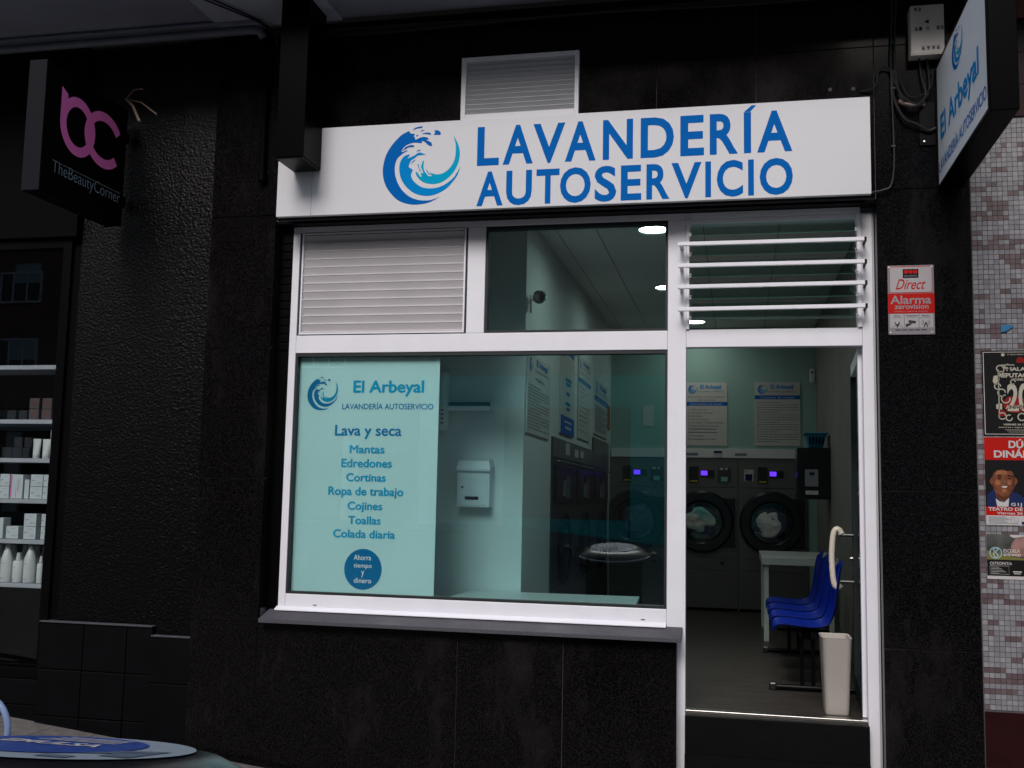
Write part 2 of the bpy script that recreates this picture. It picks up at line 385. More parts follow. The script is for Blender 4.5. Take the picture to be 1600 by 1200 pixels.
# ------------------------------------------------------------------ THE SETTING: ground
def g(X): return -.424-.1*max(-9, min(2.5, X))
mb = MB()
xs = [-60, -9, 2.5, 60]
def strip(mb, y0, y1, dz):
    for i in range(3):
        mb.quad((xs[i], y0, g(xs[i])+dz), (xs[i+1], y0, g(xs[i+1])+dz), (xs[i+1], y1, g(xs[i+1])+dz), (xs[i], y1, g(xs[i])+dz))
strip(mb, -1.30, .5, -.03)
strip(mb, -5.4, -1.30, 0)
obj('pavement', mb, M['paving'], kind='structure')
pav = bpy.data.objects['pavement']
sl_ = -.1
tile = MB().box(-.148, .148, -.148, .148, -.02, .0)
tm = None
for i in range(17):
    for j in range(4):
        X, Y = -5.35+.30*i, -1.13+.30*j
        if tm is None:
            o = obj('paving_tile', tile, M['paving'], pav, bevel=.003); tm = o.data; o0 = o
        else:
            o = o0.copy(); C.objects.link(o)
        o.location = (X, Y, g(X)+random.uniform(-.001, .001)); o.rotation_euler = (random.uniform(-.003, .003), math.atan(.1), 0)
mb = MB(); strip(mb, -5.6, -5.4, .003)
for i in range(3):
    mb.quad((xs[i], -5.6, g(xs[i])-.13), (xs[i+1], -5.6, g(xs[i+1])-.13), (xs[i+1], -5.6, g(xs[i+1])+.003), (xs[i], -5.6, g(xs[i])+.003))
obj('kerb', mb, M['kerb'], kind='structure')
mb = MB(); strip(mb, -26, -5.6, -.125); obj('road', mb, M['asphalt'], kind='structure')
mb = MB(); strip(mb, -33.9, -26, 0)
for i in range(3):
    mb.quad((xs[i+1], -26, g(xs[i+1])-.13), (xs[i], -26, g(xs[i])-.13), (xs[i], -26, g(xs[i])), (xs[i+1], -26, g(xs[i+1])))
obj('far_pavement', mb, M['paving'], kind='structure')
mb = MB().quad((-900, -900, -1.0), (900, -900, -1.0), (900, 900, -1.0), (-900, 900, -1.0))
obj('ground', mb, M['asphalt'], kind='structure')

# ------------------------------------------------------------------ the shop building: core and granite cladding
SOF = 4.63
FL = .3175
XL, XS, XO, XD, XP = -3.42, -2.955, -.345, .79, 1.30    # granite pier left edge, opening left, wall end, door side, pier right edge
bld = thing('laundry_building', 'black polished granite shop facade around the laundry window and door', 'building')
mb = MB()
mb.box(XL+.004, XS-.004, .014, .30, -.9, SOF); mb.box(XS-.02, XO-.004, .014, .30, -.9, .70)
mb.box(XD+.004, XP-.002, .014, .30, -.9, SOF); mb.box(XS-.006, XD+.006, .016, .30, 3.30, SOF-.002)
obj('wall_core', mb, M['grout'], bld)
G = .0021
def slab(x0, x1, z0, z1, y0=0., y1=.03, m='granite', par=bld, nm='granite_slab'):
    return obj(nm, B(x0+G, x1-G, y0+random.uniform(-.0008, .0008), y1, z0+G, z1-G), M[m], par, bevel=.0012)
for z0, z1 in ((-.6, -.17), (-.17, .71), (.71, 1.62), (1.62, 2.465), (2.465, 3.34), (3.34, 4.22), (4.22, SOF)):
    slab(XL, XS, z0, z1)
for z0, z1 in ((-.9, -.13), (-.13, .74), (.74, 1.61), (1.61, 2.473), (2.473, 3.35), (3.35, 4.22), (4.22, SOF)):
    slab(XD, XP, z0, z1)
vx = [XS, -2.30, -1.655, -1.01, XO]
for a, b in zip(vx, vx[1:]): slab(a, b, -.6, .722)
vx = [XS, -2.3, -1.72, -1.1, -.48, .115, XD]
for z0, z1 in ((3.31, 4.22), (4.22, SOF)):
    for a, b in zip(vx, vx[1:]): slab(a, b, z0, z1)
# returns of the granite into the opening
slab(XS-.03, XS+.0, .80, 3.3, .031, .12, nm='reveal_slab'); slab(XD, XD+.03, -.6, 3.3, .031, .16, nm='reveal_slab')
slab(XO-.03, XO, -.6, .70, .031, .16, nm='reveal_slab')
# roller shutter guide left of the frame, ribbed
gd = obj('shutter_guide', B(XS, -2.872, .104, .17, .79, 3.30), M['black'], bld)
for k in range(60):
    z = 2.42+.0145*k*1.0
    if z > 3.2: break
for k in range(14):
    obj('guide_rib', B(XS+.001, -2.874, .096, .103, 2.46+k*.055, 2.46+k*.055+.045), M['black'], bld, bevel=.002)
# stone window sill
sx0, sx1 = -2.985, -.318
sx0 = -2.925
obj('window_sill', MB().hexa([(sx0, -.065, .724), (sx1, -.065, .724), (sx1, .098, .771), (sx0, .098, .771), (sx0, -.065, .747), (sx1, -.065, .747), (sx1, .098, .794), (sx0, .098, .794)]), M['granite_low'], bld, bevel=.002)
obj('sill_bed', B(XS, XO-.001, .031, .098, .7065, .722), M['dark_grout'], bld)
# black lintel strip under the sign
obj('lintel_strip', B(-2.95, XD-.002, .02, .14, 3.284, 3.33), M['black'], bld)

# soffit of the balcony above
bal = thing('balcony', 'grey underside of the balcony slab jutting out above the shop fronts', 'balcony', (0, 0, SOF))
OV = .78
obj('slab_core', B(-9, 6, -OV+.01, -.02, SOF+.02, SOF+.28), M['soffit'], bal)
obj('slab_fascia', B(-9, 6, -OV, -OV+.008, SOF-.03, SOF+.30), M['soffit'], bal)
px = [-9, -6.5, -3.38, -2.52, -.6, 1.5, 3.6, 6]
for i, (a, b) in enumerate(zip(px, px[1:])):
    obj('soffit_panel', B(a+.003, b-.003, -OV+.012, -.10 if i != 2 else -.065, SOF+(-.018 if i == 2 else 0), SOF+.018), M['soffit2' if i == 2 else 'soffit'], bal, bevel=.002)
# upper storeys of the building above the balcony
up_ = thing('upper_storeys', 'brick upper storeys of the building above the shop fronts', 'building', (0, 0, SOF+.3))
obj('wall', B(-14, 8, .05, 6, SOF+.30, 14), M['brick2'], up_)
for k in range(4):
    for j in range(2):
        o = obj('window', B(-8+3.6*k, -6.4+3.6*k, .02, .08, 5.9+3.2*j, 7.3+3.2*j), M['darkglass'], up_)

# dark recess beam and wall at the top behind the neighbour sign
# ------------------------------------------------------------------ aluminium shop front
fr = thing('storefront_frame', 'white aluminium shop front frame holding the big window and the upper lights', 'window frame', (-1.05, .13, -.1))
y0, y1 = .10, .165
fl_, frr = -2.872, .777
def fbox(nm, x0, x1, z0, z1, ya=y0, yb=y1, m='alu', bv=.003): return obj(nm, B(x0, x1, ya, yb, z0, z1), M[m], fr, bevel=bv)
fbox('stile', fl_, -2.824, .797, 3.282)
fbox('top_rail', -2.823, .714, 3.243, 3.282)
fbox('mullion', -1.677, -1.561, 2.557, 3.242)
fbox('transom', -2.823, -.413, 2.440, 2.556)
fbox('bottom_rail', -2.823, -.413, .797, .893)
obj('bottom_drip', MB().hexa([(-2.878, .060, .790), (-.414, .060, .790), (-.414, .0995, .797), (-2.878, .0995, .797), (-2.878, .060, .796), (-.414, .060, .796), (-.414, .0995, .815), (-2.878, .0995, .815)]), M['alu'], fr, bevel=.001)
fbox('mullion', -.412, -.302, FL-.45, 3.242, y0-.001, y1+.01)
fbox('door_head', -.301, .714, 2.4525, 2.559)
fbox('stile', .715, frr, -.8, 3.242)
fbox('stile_edge', .7775, .789, -.5, 3.25, .112, .165, 'alu_grey', .001)
# gaskets + panes
def pane(x0, x1, z0, z1, nm='pane', m='pane', yc=.145):
    gk = MB(); t = .015
    gk.box(x0, x1, y0+.006, y1-.004, z0, z0+t); gk.box(x0, x1, y0+.006, y1-.004, z1-t*1.4, z1)
    gk.box(x0, x0+t, y0+.006, y1-.004, z0+t, z1-t*1.4); gk.box(x1-t, x1, y0+.006, y1-.004, z0+t, z1-t*1.4)
    obj('gasket', gk, M['gasket'], fr)
    return obj(nm, B(x0+t*.5, x1-t*.5, yc, yc+.006, z0+t*.5, z1-t*.5), M[m], fr)
pane(-2.823, -.413, .894, 2.439)
pane(-1.560, -.413, 2.557, 3.242)
# drain slots
for x in (-2.62, -.55):
    obj('drain_slot', B(x-.012, x+.012, .0985, .102, .825, .830), M['blackmatt'], fr)
# left ventilation louvre
lv = obj('louvre_frame', MB().box(-2.805, -2.795, .095, .15, 2.573, 3.225).box(-1.700, -1.690, .095, .15, 2.573, 3.225)
         .box(-2.806, -1.689, .094, .15, 2.562, 2.572).box(-2.806, -1.689, .094, .15, 3.226, 3.236), M['alu'], fr)
obj('louvre_backing', MB().box(-2.823, -1.6775, .150, .156, 2.557, 3.242), M['gasket'], fr)
obj('gasket', MB().box(-2.823, -2.8075, .112, .149, 2.557, 3.242).box(-1.688, -1.6775, .112, .149, 2.557, 3.242).box(-2.807, -1.6885, .112, .149, 2.5575, 2.5615).box(-2.807, -1.6885, .112, .149, 3.2365, 3.2415), M['gasket'], fr)
ns = 12; pz = (3.222-2.574)/ns
sb = MB()
def slat_profile(mb, x0, x1, yf, yb, z0, h, lip):
    p = [(yf, z0), (yf, z0+lip*.5), (yf+.018, z0+lip*1.1), (yf+.002, z0+h-.0015), (yf+.024, z0+h), (yf+.026, z0)]
    n = len(p); vs = [(x0, y, z) for y, z in p]+[(x1, y, z) for y, z in p]
    fs = [(i, (i+1) % n, n+(i+1) % n, n+i) for i in range(n)]+[tuple(range(n-1, -1, -1)), tuple(range(n, 2*n))]
    mb._add(vs, fs)
for k in range(ns):
    mb = MB(); slat_profile(mb, -2.794, -1.701, .100, .132, 2.574+k*pz, pz, .011)
    obj('louvre_slat', mb, M['alu2'], fr)
# jalousie above the door: glass blades, side channels, clips
for x0, x1 in ((-.301, -.283), (.690, .714)):
    fbox('channel', x0, x1, 2.560, 3.242, .085, .165)
fbox('channel_top', -.282, .689, 3.214, 3.242, .10, .165)
bz = [3.128, 3.004, 2.874, 2.741, 2.612]
for i, z in enumerate(bz):
    hh, dy = .115, .085
    b_ = MB().hexa([(-.275, .055, z), (.682, .055, z), (.682, .060, z-.003), (-.275, .060, z-.003),
                    (-.275, .055+dy, z+hh), (.682, .055+dy, z+hh), (.682, .060+dy, z+hh-.003), (-.275, .060+dy, z+hh-.003)])
    gb_ = obj('glass_blade', b_, M['blade'], fr)
    obj('blade_edge', B(-.2755, .6825, .0532, .0548, z-.0035, z+.0005), M['gedge'], gb_)
    for x0, x1 in ((-.283, -.270), (.677, .690)):
        c_ = MB().hexa([(x0, .050, z-.002), (x1, .050, z-.002), (x1, .060, z-.006), (x0, .060, z-.006),
                        (x0, .068, z+.024), (x1, .068, z+.024), (x1, .078, z+.020), (x0, .078, z+.020)])
        obj('blade_clip', c_, M['whitep'], fr, bevel=.002)
# four security bars
for i, (za, zb) in enumerate(((3.064, 3.062), (2.932, 2.930), (2.803, 2.805), (2.667, 2.670))):
    bar = thing('security_bar', '%s white bar across the louvred light above the door' % ('topmost', 'second', 'third', 'lowest')[i], 'bar', (.19, 0, za), 'white security bars over the door light')
    obj('rail', MB().hexa([(-.347, -.012, za-.011), (.722, -.012, zb-.011), (.722, .014, zb-.011), (-.347, .014, za-.011),
                           (-.347, -.012, za+.011), (.722, -.012, zb+.011), (.722, .014, zb+.011), (-.347, .014, za+.011)]), M['alu'], bar, bevel=.002)
    obj('bracket', B(-.338, -.318, .0145, .098, za-.010, za+.010), M['alu_grey'], bar)
    obj('bracket', B(.722, .735, -.008, .099, zb-.012, zb+.012), M['black'], bar)

# frosted vinyl sign behind the left of the window
vy = .152
a_tl = at(463, 555, vy); a_br = at(678, 935, vy); a_tr = at(687, 555, vy)
vx0, vx1 = -2.835, (a_br[0]+a_tr[0])/2
vin = thing('window_vinyl', 'pale teal frosted panel with laundry services list, left part of the big window', 'window sign', (vx0, vy, .905))
obj('panel', B(vx0, vx1, vy+.001, vy+.004, .906, 2.427), M['frost'], vin)
PW = Pl((0, vy, 0), (1, 0, 0), (0, 0, 1), .0005)
def T(mb, body, x0, y0_, x1, y1_, Y, pl, bold=.0, shear=0., hfix=CAP, spacing=1., extra=0):
    """text whose cap box has these photo corners (left, cap top, right, baseline) on plane Y"""
    ym = (y0_+y1_)/2; xm = (x0+x1)/2
    X0 = at(x0, ym, Y)[0]; X1 = at(x1, ym, Y)[0]; Z1 = at(xm, y0_, Y)[1]; Z0 = at(xm, y1_, Y)[1]
    return add_text(mb, body, pl, X0, X1, Z0, Z1, bold, shear, 0, hfix=hfix, spacing=spacing, extra=extra)
for (body, x0, ya, x1, yb, bold, mm) in (
    ('El Arbeyal', 553, 595, 662, 613, .034, 'teal_l'), ('LAVANDERÍA AUTOSERVICIO', 535, 631, 677, 639.5, .010, 'teal_t'),
    ('Lava y seca', 524, 664.5, 627, 680.5, .016, 'teal_t'), ('Mantas', 547, 696, 600.5, 708, .02, 'teal_l'),
    ('Edredones', 534, 717.5, 612, 730, .02, 'teal_l'), ('Cortinas', 541.5, 740, 602.5, 752, .02, 'teal_l'),
    ('Ropa de trabajo', 513.5, 761.5, 630, 774, .02, 'teal_l'), ('Cojines', 543.5, 784.5, 597, 796.5, .02, 'teal_l'),
    ('Toallas', 544.5, 807, 594.5, 819, .02, 'teal_l'), ('Colada diaria', 521, 828.5, 617, 840.5, .02, 'teal_l')):
    mb = MB(); T(mb, body, x0, ya, x1, yb, vy, PW, 0, extra=.0034 if bold > .03 else .0024 if bold > .01 else .0006); obj('lettering', mb, M[mm], vin)
mb = MB(); e0 = at(480, 641, vy); e1 = at(529, 590, vy)
e0 = (at(480.5, 615, vy)[0], at(505, 641, vy)[1]); e1 = (at(528.5, 615, vy)[0], at(505, 589, vy)[1])
obj('wave_emblem', emblem(mb, PW, e0[0], e0[1], e1[0], e1[1]), [M['teal_t'], M['teal_t'], M['teal_l']], vin)
cx, cz = at(567, 889.5, vy); rr = .128
mb = MB(); mb.poly([PW(cx+rr*.98*math.cos(a*math.pi/32), cz+rr*math.sin(a*math.pi/32)) for a in range(64)])
obj('round_badge', mb, M['teal_t'], vin)
for body, x0, ya, x1, yb in (('Ahorra', 553, 867, 580, 875), ('tiempo', 553, 880, 581, 887), ('y', 564.5, 892, 569, 899), ('dinero', 553, 903, 580, 911)):
    mb = MB(); pl2 = Pl((0, vy-.001, 0), (1, 0, 0), (0, 0, 1), .0006)
    T(mb, body, x0, ya, x1, yb, vy, pl2, 0, hfix=CAP if body != 'y' else (0, .45)); obj('lettering', mb, M['frost'], vin)

# ------------------------------------------------------------------ main sign
ys = -.14
sg = thing('shop_sign', 'long white sign board reading LAVANDERÍA AUTOSERVICIO above the shop front', 'sign', (-1.05, ys, 3.29))
xsL, xsM, xsR, zs0, zs1 = -2.892, -2.655, .749, 3.290, 3.862
obj('panel', B(xsM+.001, xsR, ys, ys+.035, zs0, zs1), M['signwhite'], sg, bevel=.0015)
obj('panel', B(xsL, xsM-.001, ys+.0005, ys+.035, zs0, 3.655), M['signwhite'], sg, bevel=.0015)
obj('mounting_box', B(xsL+.04, xsR-.03, ys+.036, -.002, zs0+.02, 3.60), M['black'], sg)
PS = Pl((0, ys, 0), (1, 0, 0), (0, 0, 1), .001)
mb = MB()
e0 = (at(598.5, 258, ys)[0], at(658, 319.5, ys)[1]); e1 = (at(719.5, 258, ys)[0], at(658, 197.5, ys)[1])
obj('wave_emblem', emblem(mb, PS, e0[0], e0[1], e1[0], e1[1]), [M['blue_d'], M['blue_m'], M['blue_c']], sg)
# line 1 and 2 letters, each with its own photo extents (left, right at mid height)
def letters(word, boxes, ztop, zbot):
    mb = MB()
    for ch, (xa, xb) in zip(word, boxes):
        if ch == 'Í':
            ch = 'I'; mb.poly([PS(*at(x_, y_, ys)) for x_, y_ in ((1162.5, 175.2), (1174.5, 164.6), (1181.5, 164.4), (1172, 174.8))])
        X0 = at(xa, ymid(xa), ys)[0]; X1 = at(xb, ymid(xb), ys)[0]
        hf = (0, .682)
        add_text(mb, ch, PS, X0, X1, zbot, ztop, LB, hfix=hf)
    return mb
LB = .026
L1 = [(746, 780), (786, 833), (833, 883), (883, 931), (942, 989), (1001, 1053), (1063, 1100), (1109, 1153), (1162.3, 1173.6), (1183, 1238)]
L2 = [(745, 786), (791, 831), (838, 874), (875, 923), (929, 963), (970, 1002), (1010, 1046), (1049, 1096), (1102, 1111), (1120, 1161), (1169, 1178), (1187, 1239)]
def line_z(yl, yr):  # heights at left/right averaged
    return (at(746, yl, ys)[1]+at(1238, yr, ys)[1])/2
z1t = line_z(199, 176); z1b = line_z(256, 235); z2t = line_z(268.5, 251); z2b = line_z(319.5, 302)
ymid = lambda x: 225
obj('lettering', letters('LAVANDERÍA', L1, z1t, z1b), M['blue_d'], sg)
ymid = lambda x: 290
obj('lettering', letters('AUTOSERVICIO', L2, z2t, z2b), M['blue_d'], sg)

# vent grille above the sign
vg = thing('vent_grille', 'pale grey slatted vent grille mounted just above the long white sign', 'vent', (-1.33, -.03, 3.9))
gx0, gx1, gz1 = -1.713, -.958, 4.312
obj('frame', MB().box(gx0, gx0+.030, -.035, -.001, 3.84, gz1).box(gx1-.026, gx1, -.035, -.001, 3.84, gz1)
    .box(gx0+.030, gx1-.026, -.035, -.001, gz1-.030, gz1).box(gx0+.030, gx1-.026, -.035, -.001, 3.84, 3.935), M['alu'], vg, bevel=.002)
obj('backing', B(gx0+.03, gx1-.026, -.004, -.0015, 3.935, gz1-.03), M['blackmatt'], vg)
nn = 11; pz = (gz1-.030-3.935)/nn
for k in range(nn):
    mb = MB(); slat_profile(mb, gx0+.0305, gx1-.0265, -.030, -.008, 3.935+k*pz, pz, .009); obj('slat', mb, M['alu_grey'], vg)

# black casing in front of the sign's left end
cs = thing('downpipe_casing', 'tall black square casing hanging from the soffit over the left end of the sign', 'casing', (-2.69, -.28, 3.6))
obj('casing_body', B(-2.782, -2.597, -.42, -.145, 3.585, SOF-.02), M['casing'], cs, bevel=.003)
obj('end_cap', B(-2.776, -2.603, -.414, -.150, 3.575, 3.584), M['black'], cs)
# slim pipe left of it
pc = thing('vertical_conduit', 'thin black vertical pipe running down the granite left of the sign', 'pipe', (-3.06, -.03, 3.5))
obj('conduit', MB().tube([(-3.06, -.03, SOF-.02), (-3.055, -.03, 3.62)], .016, 10), M['blackmatt'], pc, smooth=True)
obj('end_cap', MB().tube([(-3.055, -.03, 3.62), (-3.055, -.03, 3.565)], .026, 12), M['blackmatt'], pc, smooth=True)
# pipe along the soffit
sp_ = thing('soffit_pipe', 'grey plastic pipe running along the soffit above the beauty shop', 'pipe', (-4, -.1, 4.56))
obj('pipe', MB().tube([(-7, -.10, 4.575), (-3.14, -.10, 4.575), (-3.085, -.095, 4.565), (-3.07, -.08, 4.53)], .026, 12), M['pipe'], sp_, smooth=True)
obj('second_pipe', MB().tube([(-7, -.17, 4.605), (-3.05, -.17, 4.605)], .014, 8), M['pipe'], sp_, smooth=True)
for x in (-4.05, -3.88):
    obj('pipe_clip', MB().lathe([(.029, -.010), (.029, .010)], (x, -.10, 4.575), 'x', 14), M['pipe'], sp_)
cb = thing('soffit_cables', 'two thin dark cables crossing the soffit beside the pale panel', 'cable', (-3.1, -.4, 4.6))
for k, dx in enumerate((0, .05)):
    obj('cable', MB().tube([(-3.42+dx, -.77, 4.60), (-3.25+dx, -.5, 4.596), (-3.07+dx*.5, -.2, 4.595), (-3.0+dx*.3, -.06, 4.57), (-3.0, -.015, 4.5)], .006, 6), M['cable'], cb)
obj('junction', MB().lathe([(.0, -.02), (.03, -.02), (.034, .0), (.025, .02), (0, .024)], (-2.98, -.06, 4.56), 'z', 14), M['cable'], cb)
# dark cornice at the soffit/wall angle with bundled cables
cr_ = thing('cable_bundle', 'sagging black cable bundle in the angle between soffit and granite', 'cable', (-1, -.03, 4.57))
for k in range(4):
    pts = [(-2.9+.35*i, -.02-.012*k, 4.56-.012*k+.012*math.sin(i*.9+k)) for i in range(13)]
    obj('cable', MB().tube(pts, .008, 6), M['cable'], cr_)

# ------------------------------------------------------------------ neighbouring beauty shop (left)
bs = thing('beauty_shop_building', 'black stucco shop front with dark display window at the left edge', 'building', (-4.5, .1, 0))
obj('wall_core', MB().box(-4.50, XL-.003, .10, .5, -.3, SOF).box(-9, -4.5, .10, .5, 3.27, SOF).box(-9, -4.50, .10, .5, -.3, .27).box(-9, -6.3, .1, .5, .27, 3.27), M['blackmatt'], bs)
def stucco(x0, x1, z0, z1, yb, seed, step=.0052):
    nx = int((x1-x0)/step); nz = int((z1-z0)/step); vs = []; fs = []
    for j in range(nz+1):
        z = z0+(z1-z0)*j/nz
        for i in range(nx+1):
            x = x0+(x1-x0)*i/nx
            q = Vector((x*84+seed, z*100+.25*noise.noise(Vector((x*8, z*8, 1)))*4, seed))
            h = noise.noise(q)*.55+noise.noise(q*2.1)*.35
            h = max(-.25, h)
            e = min(i, nx-i, j, nz-j)
            vs.append((x, yb-(.0050*(h+.25) if e > 0 else -.01), z))
    for j in range(nz):
        for i in range(nx):
            a = j*(nx+1)+i; fs.append((a, a+1, a+nx+2, a+nx+1))
    mb = MB(); mb.v = vs; mb.f = fs; mb.mi = [0]*len(fs); return mb
xc = -3.70
obj('stucco_wall', stucco(-4.44, xc, .655, SOF-.01, .085, 3.1), M['stucco'], bs, smooth=False)
obj('stucco_wall', stucco(xc, XL-.002, .60, SOF-.01, .060, 9.7), M['stucco'], bs, smooth=False)
for o in (bpy.data.objects['stucco_wall'], bpy.data.objects['stucco_wall.001']): o.data.shade_smooth()
# base tiles
def btile(x0, x1, z0, z1, yf): obj('base_tile', B(x0+.003, x1-.003, yf+random.uniform(-.002, .002), .098, z0+.003, z1-.003), M['black_tile'], bs, bevel=.003)
tz = [-.32, -.02, .335, .63]
txs = [-4.53, -4.205, -3.89, xc-.004]
for a, b in zip(txs, txs[1:]):
    for c, d in zip([-.3, .045, .345], [.045, .345, .648]): btile(a, b, c, d, .040)
for c, d in zip([-.3, .30], [.30, .592]): btile(xc, XL-.002, c, d, .020)
obj('base_ledge', B(-4.53, xc-.006, .03, .098, .648, .656), M['granite_low'], bs, bevel=.002)
obj('base_ledge', B(xc, XL-.004, .012, .098, .593, .601), M['granite_low'], bs, bevel=.002)
for a, b in ((-5.6, -5.06), (-5.06, -4.535)):
    for c, d in ((-.15, .10), (.10, .268)): btile(a, b, c, d, .06)
# window of beauty shop: frame, glass, inner box
obj('window_frame', MB().box(-4.565, -4.50, .07, .40, .27, 3.25).box(-6.3, -4.565, .07, .13, .27, .335).box(-6.3, -4.565, .07, .13, 3.19, 3.25), M['black'], bs, bevel=.002)
obj('window_rail', B(-6.3, -4.566, .062, .069, .345, .36), M['casing'], bs)
obj('fascia', B(-9, -4.445, .03, .0995, 3.26, SOF-.01), M['blackmatt'], bs)
obj('pane', B(-6.3, -4.566, .115, .121, .336, 3.189), M['shopglass'], bs)
obj('display_back', MB().box(-6.4, -4.50, .122, 1.0, 3.262, 3.30).box(-6.4, -6.3, .122, 1.0, .27, 3.26).box(-6.3, -4.50, .95, 1.0, .27, 3.26).box(-6.3, -4.5, .122, .95, .27, .30).box(-4.53, -4.501, .401, .95, .27, 3.25), M['blackmatt'], bs)
shz = [2.40, 2.012, 1.738, 1.452, 1.170, .868]
shelf_r = -4.60
sh = thing('display_shelves', 'stack of pale metal shelves inside the beauty shop window', 'shelf', (-5.2, .4, .85))
for z in shz:
    obj('shelf', B(-6.2, -4.568, .30, .62, z-.032, z), M['pipe'] if z != shz[0] else M['alu_grey'], sh, bevel=.002)
    obj('shelf_edge', B(-6.2, -4.568, .296, .2995, z-.030, z-.002), M['alu_grey'], sh)
def shx(px, Y=.33): return at(px, 750, Y)[0]
# products
def pbox(px0, px1, z0, h, m, deco, label, grp, Y=.33, dpt=.08):
    x0, x1 = shx(px0, Y), shx(px1, Y)
    t = thing('product_box', label, 'box', ((x0+x1)/2, Y+dpt/2, z0), grp)
    obj('carton', B(x0, x1, Y, Y+dpt, z0+.001, z0+h), M[m], t, bevel=.002)
    mb = MB(); pl = Pl((0, Y, 0), (1, 0, 0), (0, 0, 1), .0008); ww = x1-x0
    if deco == 'teal':
        pl.rect(mb, x0+.1*ww, z0+.50*h, x0+.35*ww, z0+.54*h); obj('stripe', mb, M['teal_t'], t)
        mb = MB(); pl.rect(mb, x0+.35*ww, z0+.8*h, x0+.75*ww, z0+.82*h); pl.rect(mb, x0+.5*ww, z0+.3*h, x0+.9*ww, z0+.32*h); pl.rect(mb, x0+.5*ww, z0+.22*h, x0+.9*ww, z0+.24*h)
        obj('print_lines', mb, M['greytxt'], t)
    elif deco == 'red':
        pl.rect(mb, x0+.35*ww, z0+.52*h, x0+.68*ww, z0+.60*h); obj('red_mark', mb, M['red'], t)
    elif deco == 'magenta':
        pl.rect(mb, x0, z0+.01, x0+.12*ww, z0+h-.005); pl.rect(mb, x0+.45*ww, z0+.06*h, x0+.5*ww, z0+.5*h); obj('stripe', mb, M['pink'], t)
        mb = MB(); pl.rect(mb, x0+.6*ww, z0+.3*h, x0+.63*ww, z0+.8*h); pl.rect(mb, x0+.7*ww, z0+.35*h, x0+.72*ww, z0+.8*h); obj('print_lines', mb, M['greytxt'], t)
    return t
pk = 'brown'
M['brownbox'] = mat('brown_grey_carton', (.10, .072, .068), .5)
M['carton_w'] = mat('white_carton', (.66, .70, .70), .6)
M['carton_k'] = mat('dark_carton', (.022, .024, .028), .4)
M['bottle'] = mat('white_bottle', (.72, .74, .70), .35)
z = shz[1]
for (a, b), wd in zip(((38, 53), (58, 73), (78, 93)), ('left', 'middle', 'right')):
    for k in range(2):
        pbox(a, b, z+k*.078, .076, 'brownbox', 'red', '%s brown carton with red mark in the %s pair on the second shelf' % (('lower', 'upper')[k], wd), 'brown cartons on the second shelf')
for (a, b), wd in zip(((4, 17), (22, 35)), ('left', 'right')):
    pbox(a, b, z, .066, 'carton_k', '', wd+' one of two black cartons beside the brown cartons on the second shelf', 'black cartons on the second shelf')
z = shz[2]
for a, b, h, wd in ((0, 15, .075, 'leftmost'), (16, 31, .075, 'middle'), (32, 42, .075, 'rightmost')):
    pbox(a, b, z, h, 'carton_k', '', wd+' dark carton in the lower row left of the white tubes', 'dark cartons beside the tubes')
for (a, b), wd in zip(((18, 31), (34, 43)), ('left', 'right')):
    pbox(a, b, z+.077, .070, 'carton_k', '', wd+' dark carton stacked on top of another beside the white tubes', 'upper dark cartons beside the tubes')
def ptube(px, wpx, z0, h, label, grp=None):
    x = shx(px); r = (shx(px+wpx)-shx(px))/2
    t = thing('cream_tube', label, 'tube', (x, .36, z0), grp)
    obj('cap', MB().lathe([(r*.8, .001), (r*.82, .022)], (x, .36, z0), 'z', 14), M['whitep'], t, smooth=True)
    mb = MB(); n = 16; rings = []
    for i, f in enumerate((0, .3, .7, .95, 1)):
        zz = z0+.023+(h-.023)*f; ry = r*.8*(1-f*.92); rx = r*(.82+.25*f)
        rings.append([(x+rx*math.cos(2*math.pi*k/n), .36+ry*math.sin(2*math.pi*k/n), zz) for k in range(n)])
    vs = [p for rg in rings for p in rg]; fs = [(i*n+k, i*n+(k+1) % n, (i+1)*n+(k+1) % n, (i+1)*n+k) for i in range(4) for k in range(n)]+[tuple(4*n+k for k in range(n))]
    mb._add(vs, fs); obj('tube_body', mb, M['bottle'], t, smooth=True)
ptube(50, 12, z, .140, 'short white squeeze tube nearest the dark cartons on the third shelf')
ptube(65, 12, z, .138, 'short white squeeze tube right beside the tall tube')
ptube(77, 13, z, .205, 'tall white squeeze tube at the right end of the third shelf')
z = shz[3]
for a, b, dc, h, wd in ((0, 15, 'teal', .085, 'left'), (48, 67, 'teal', .085, 'middle'), (68, 82, 'teal', .085, 'right')):
    for k in range(2):
        pbox(a, b, z+k*.087, h, 'carton_w', dc, '%s striped white carton of the %s pair on the fourth shelf' % (('lower', 'upper')[k], wd), 'striped white cartons on the fourth shelf')
pbox(17, 36, z, .170, 'carton_w', 'magenta', 'tall white carton with a magenta edge on the fourth shelf', None)
pbox(39, 46, z, .135, 'carton_w', '', 'narrow white carton between the magenta edged box and striped pairs', None)
z = shz[4]
for a, b, n_, wd in ((42, 61, 2, 'middle pair'), (69, 80, 2, 'right pair'), (15, 34, 1, 'single left place')):
    for k in range(n_):
        pbox(a, b, z+k*.090, .088, 'carton_w', 'teal', '%s square white carton in the %s on the fifth shelf' % (('lower', 'upper')[k], wd), 'striped white cartons on the fifth shelf')
pbox(2, 10, z, .145, 'carton_w', '', 'narrow upright white carton at the left of the fifth shelf', None)
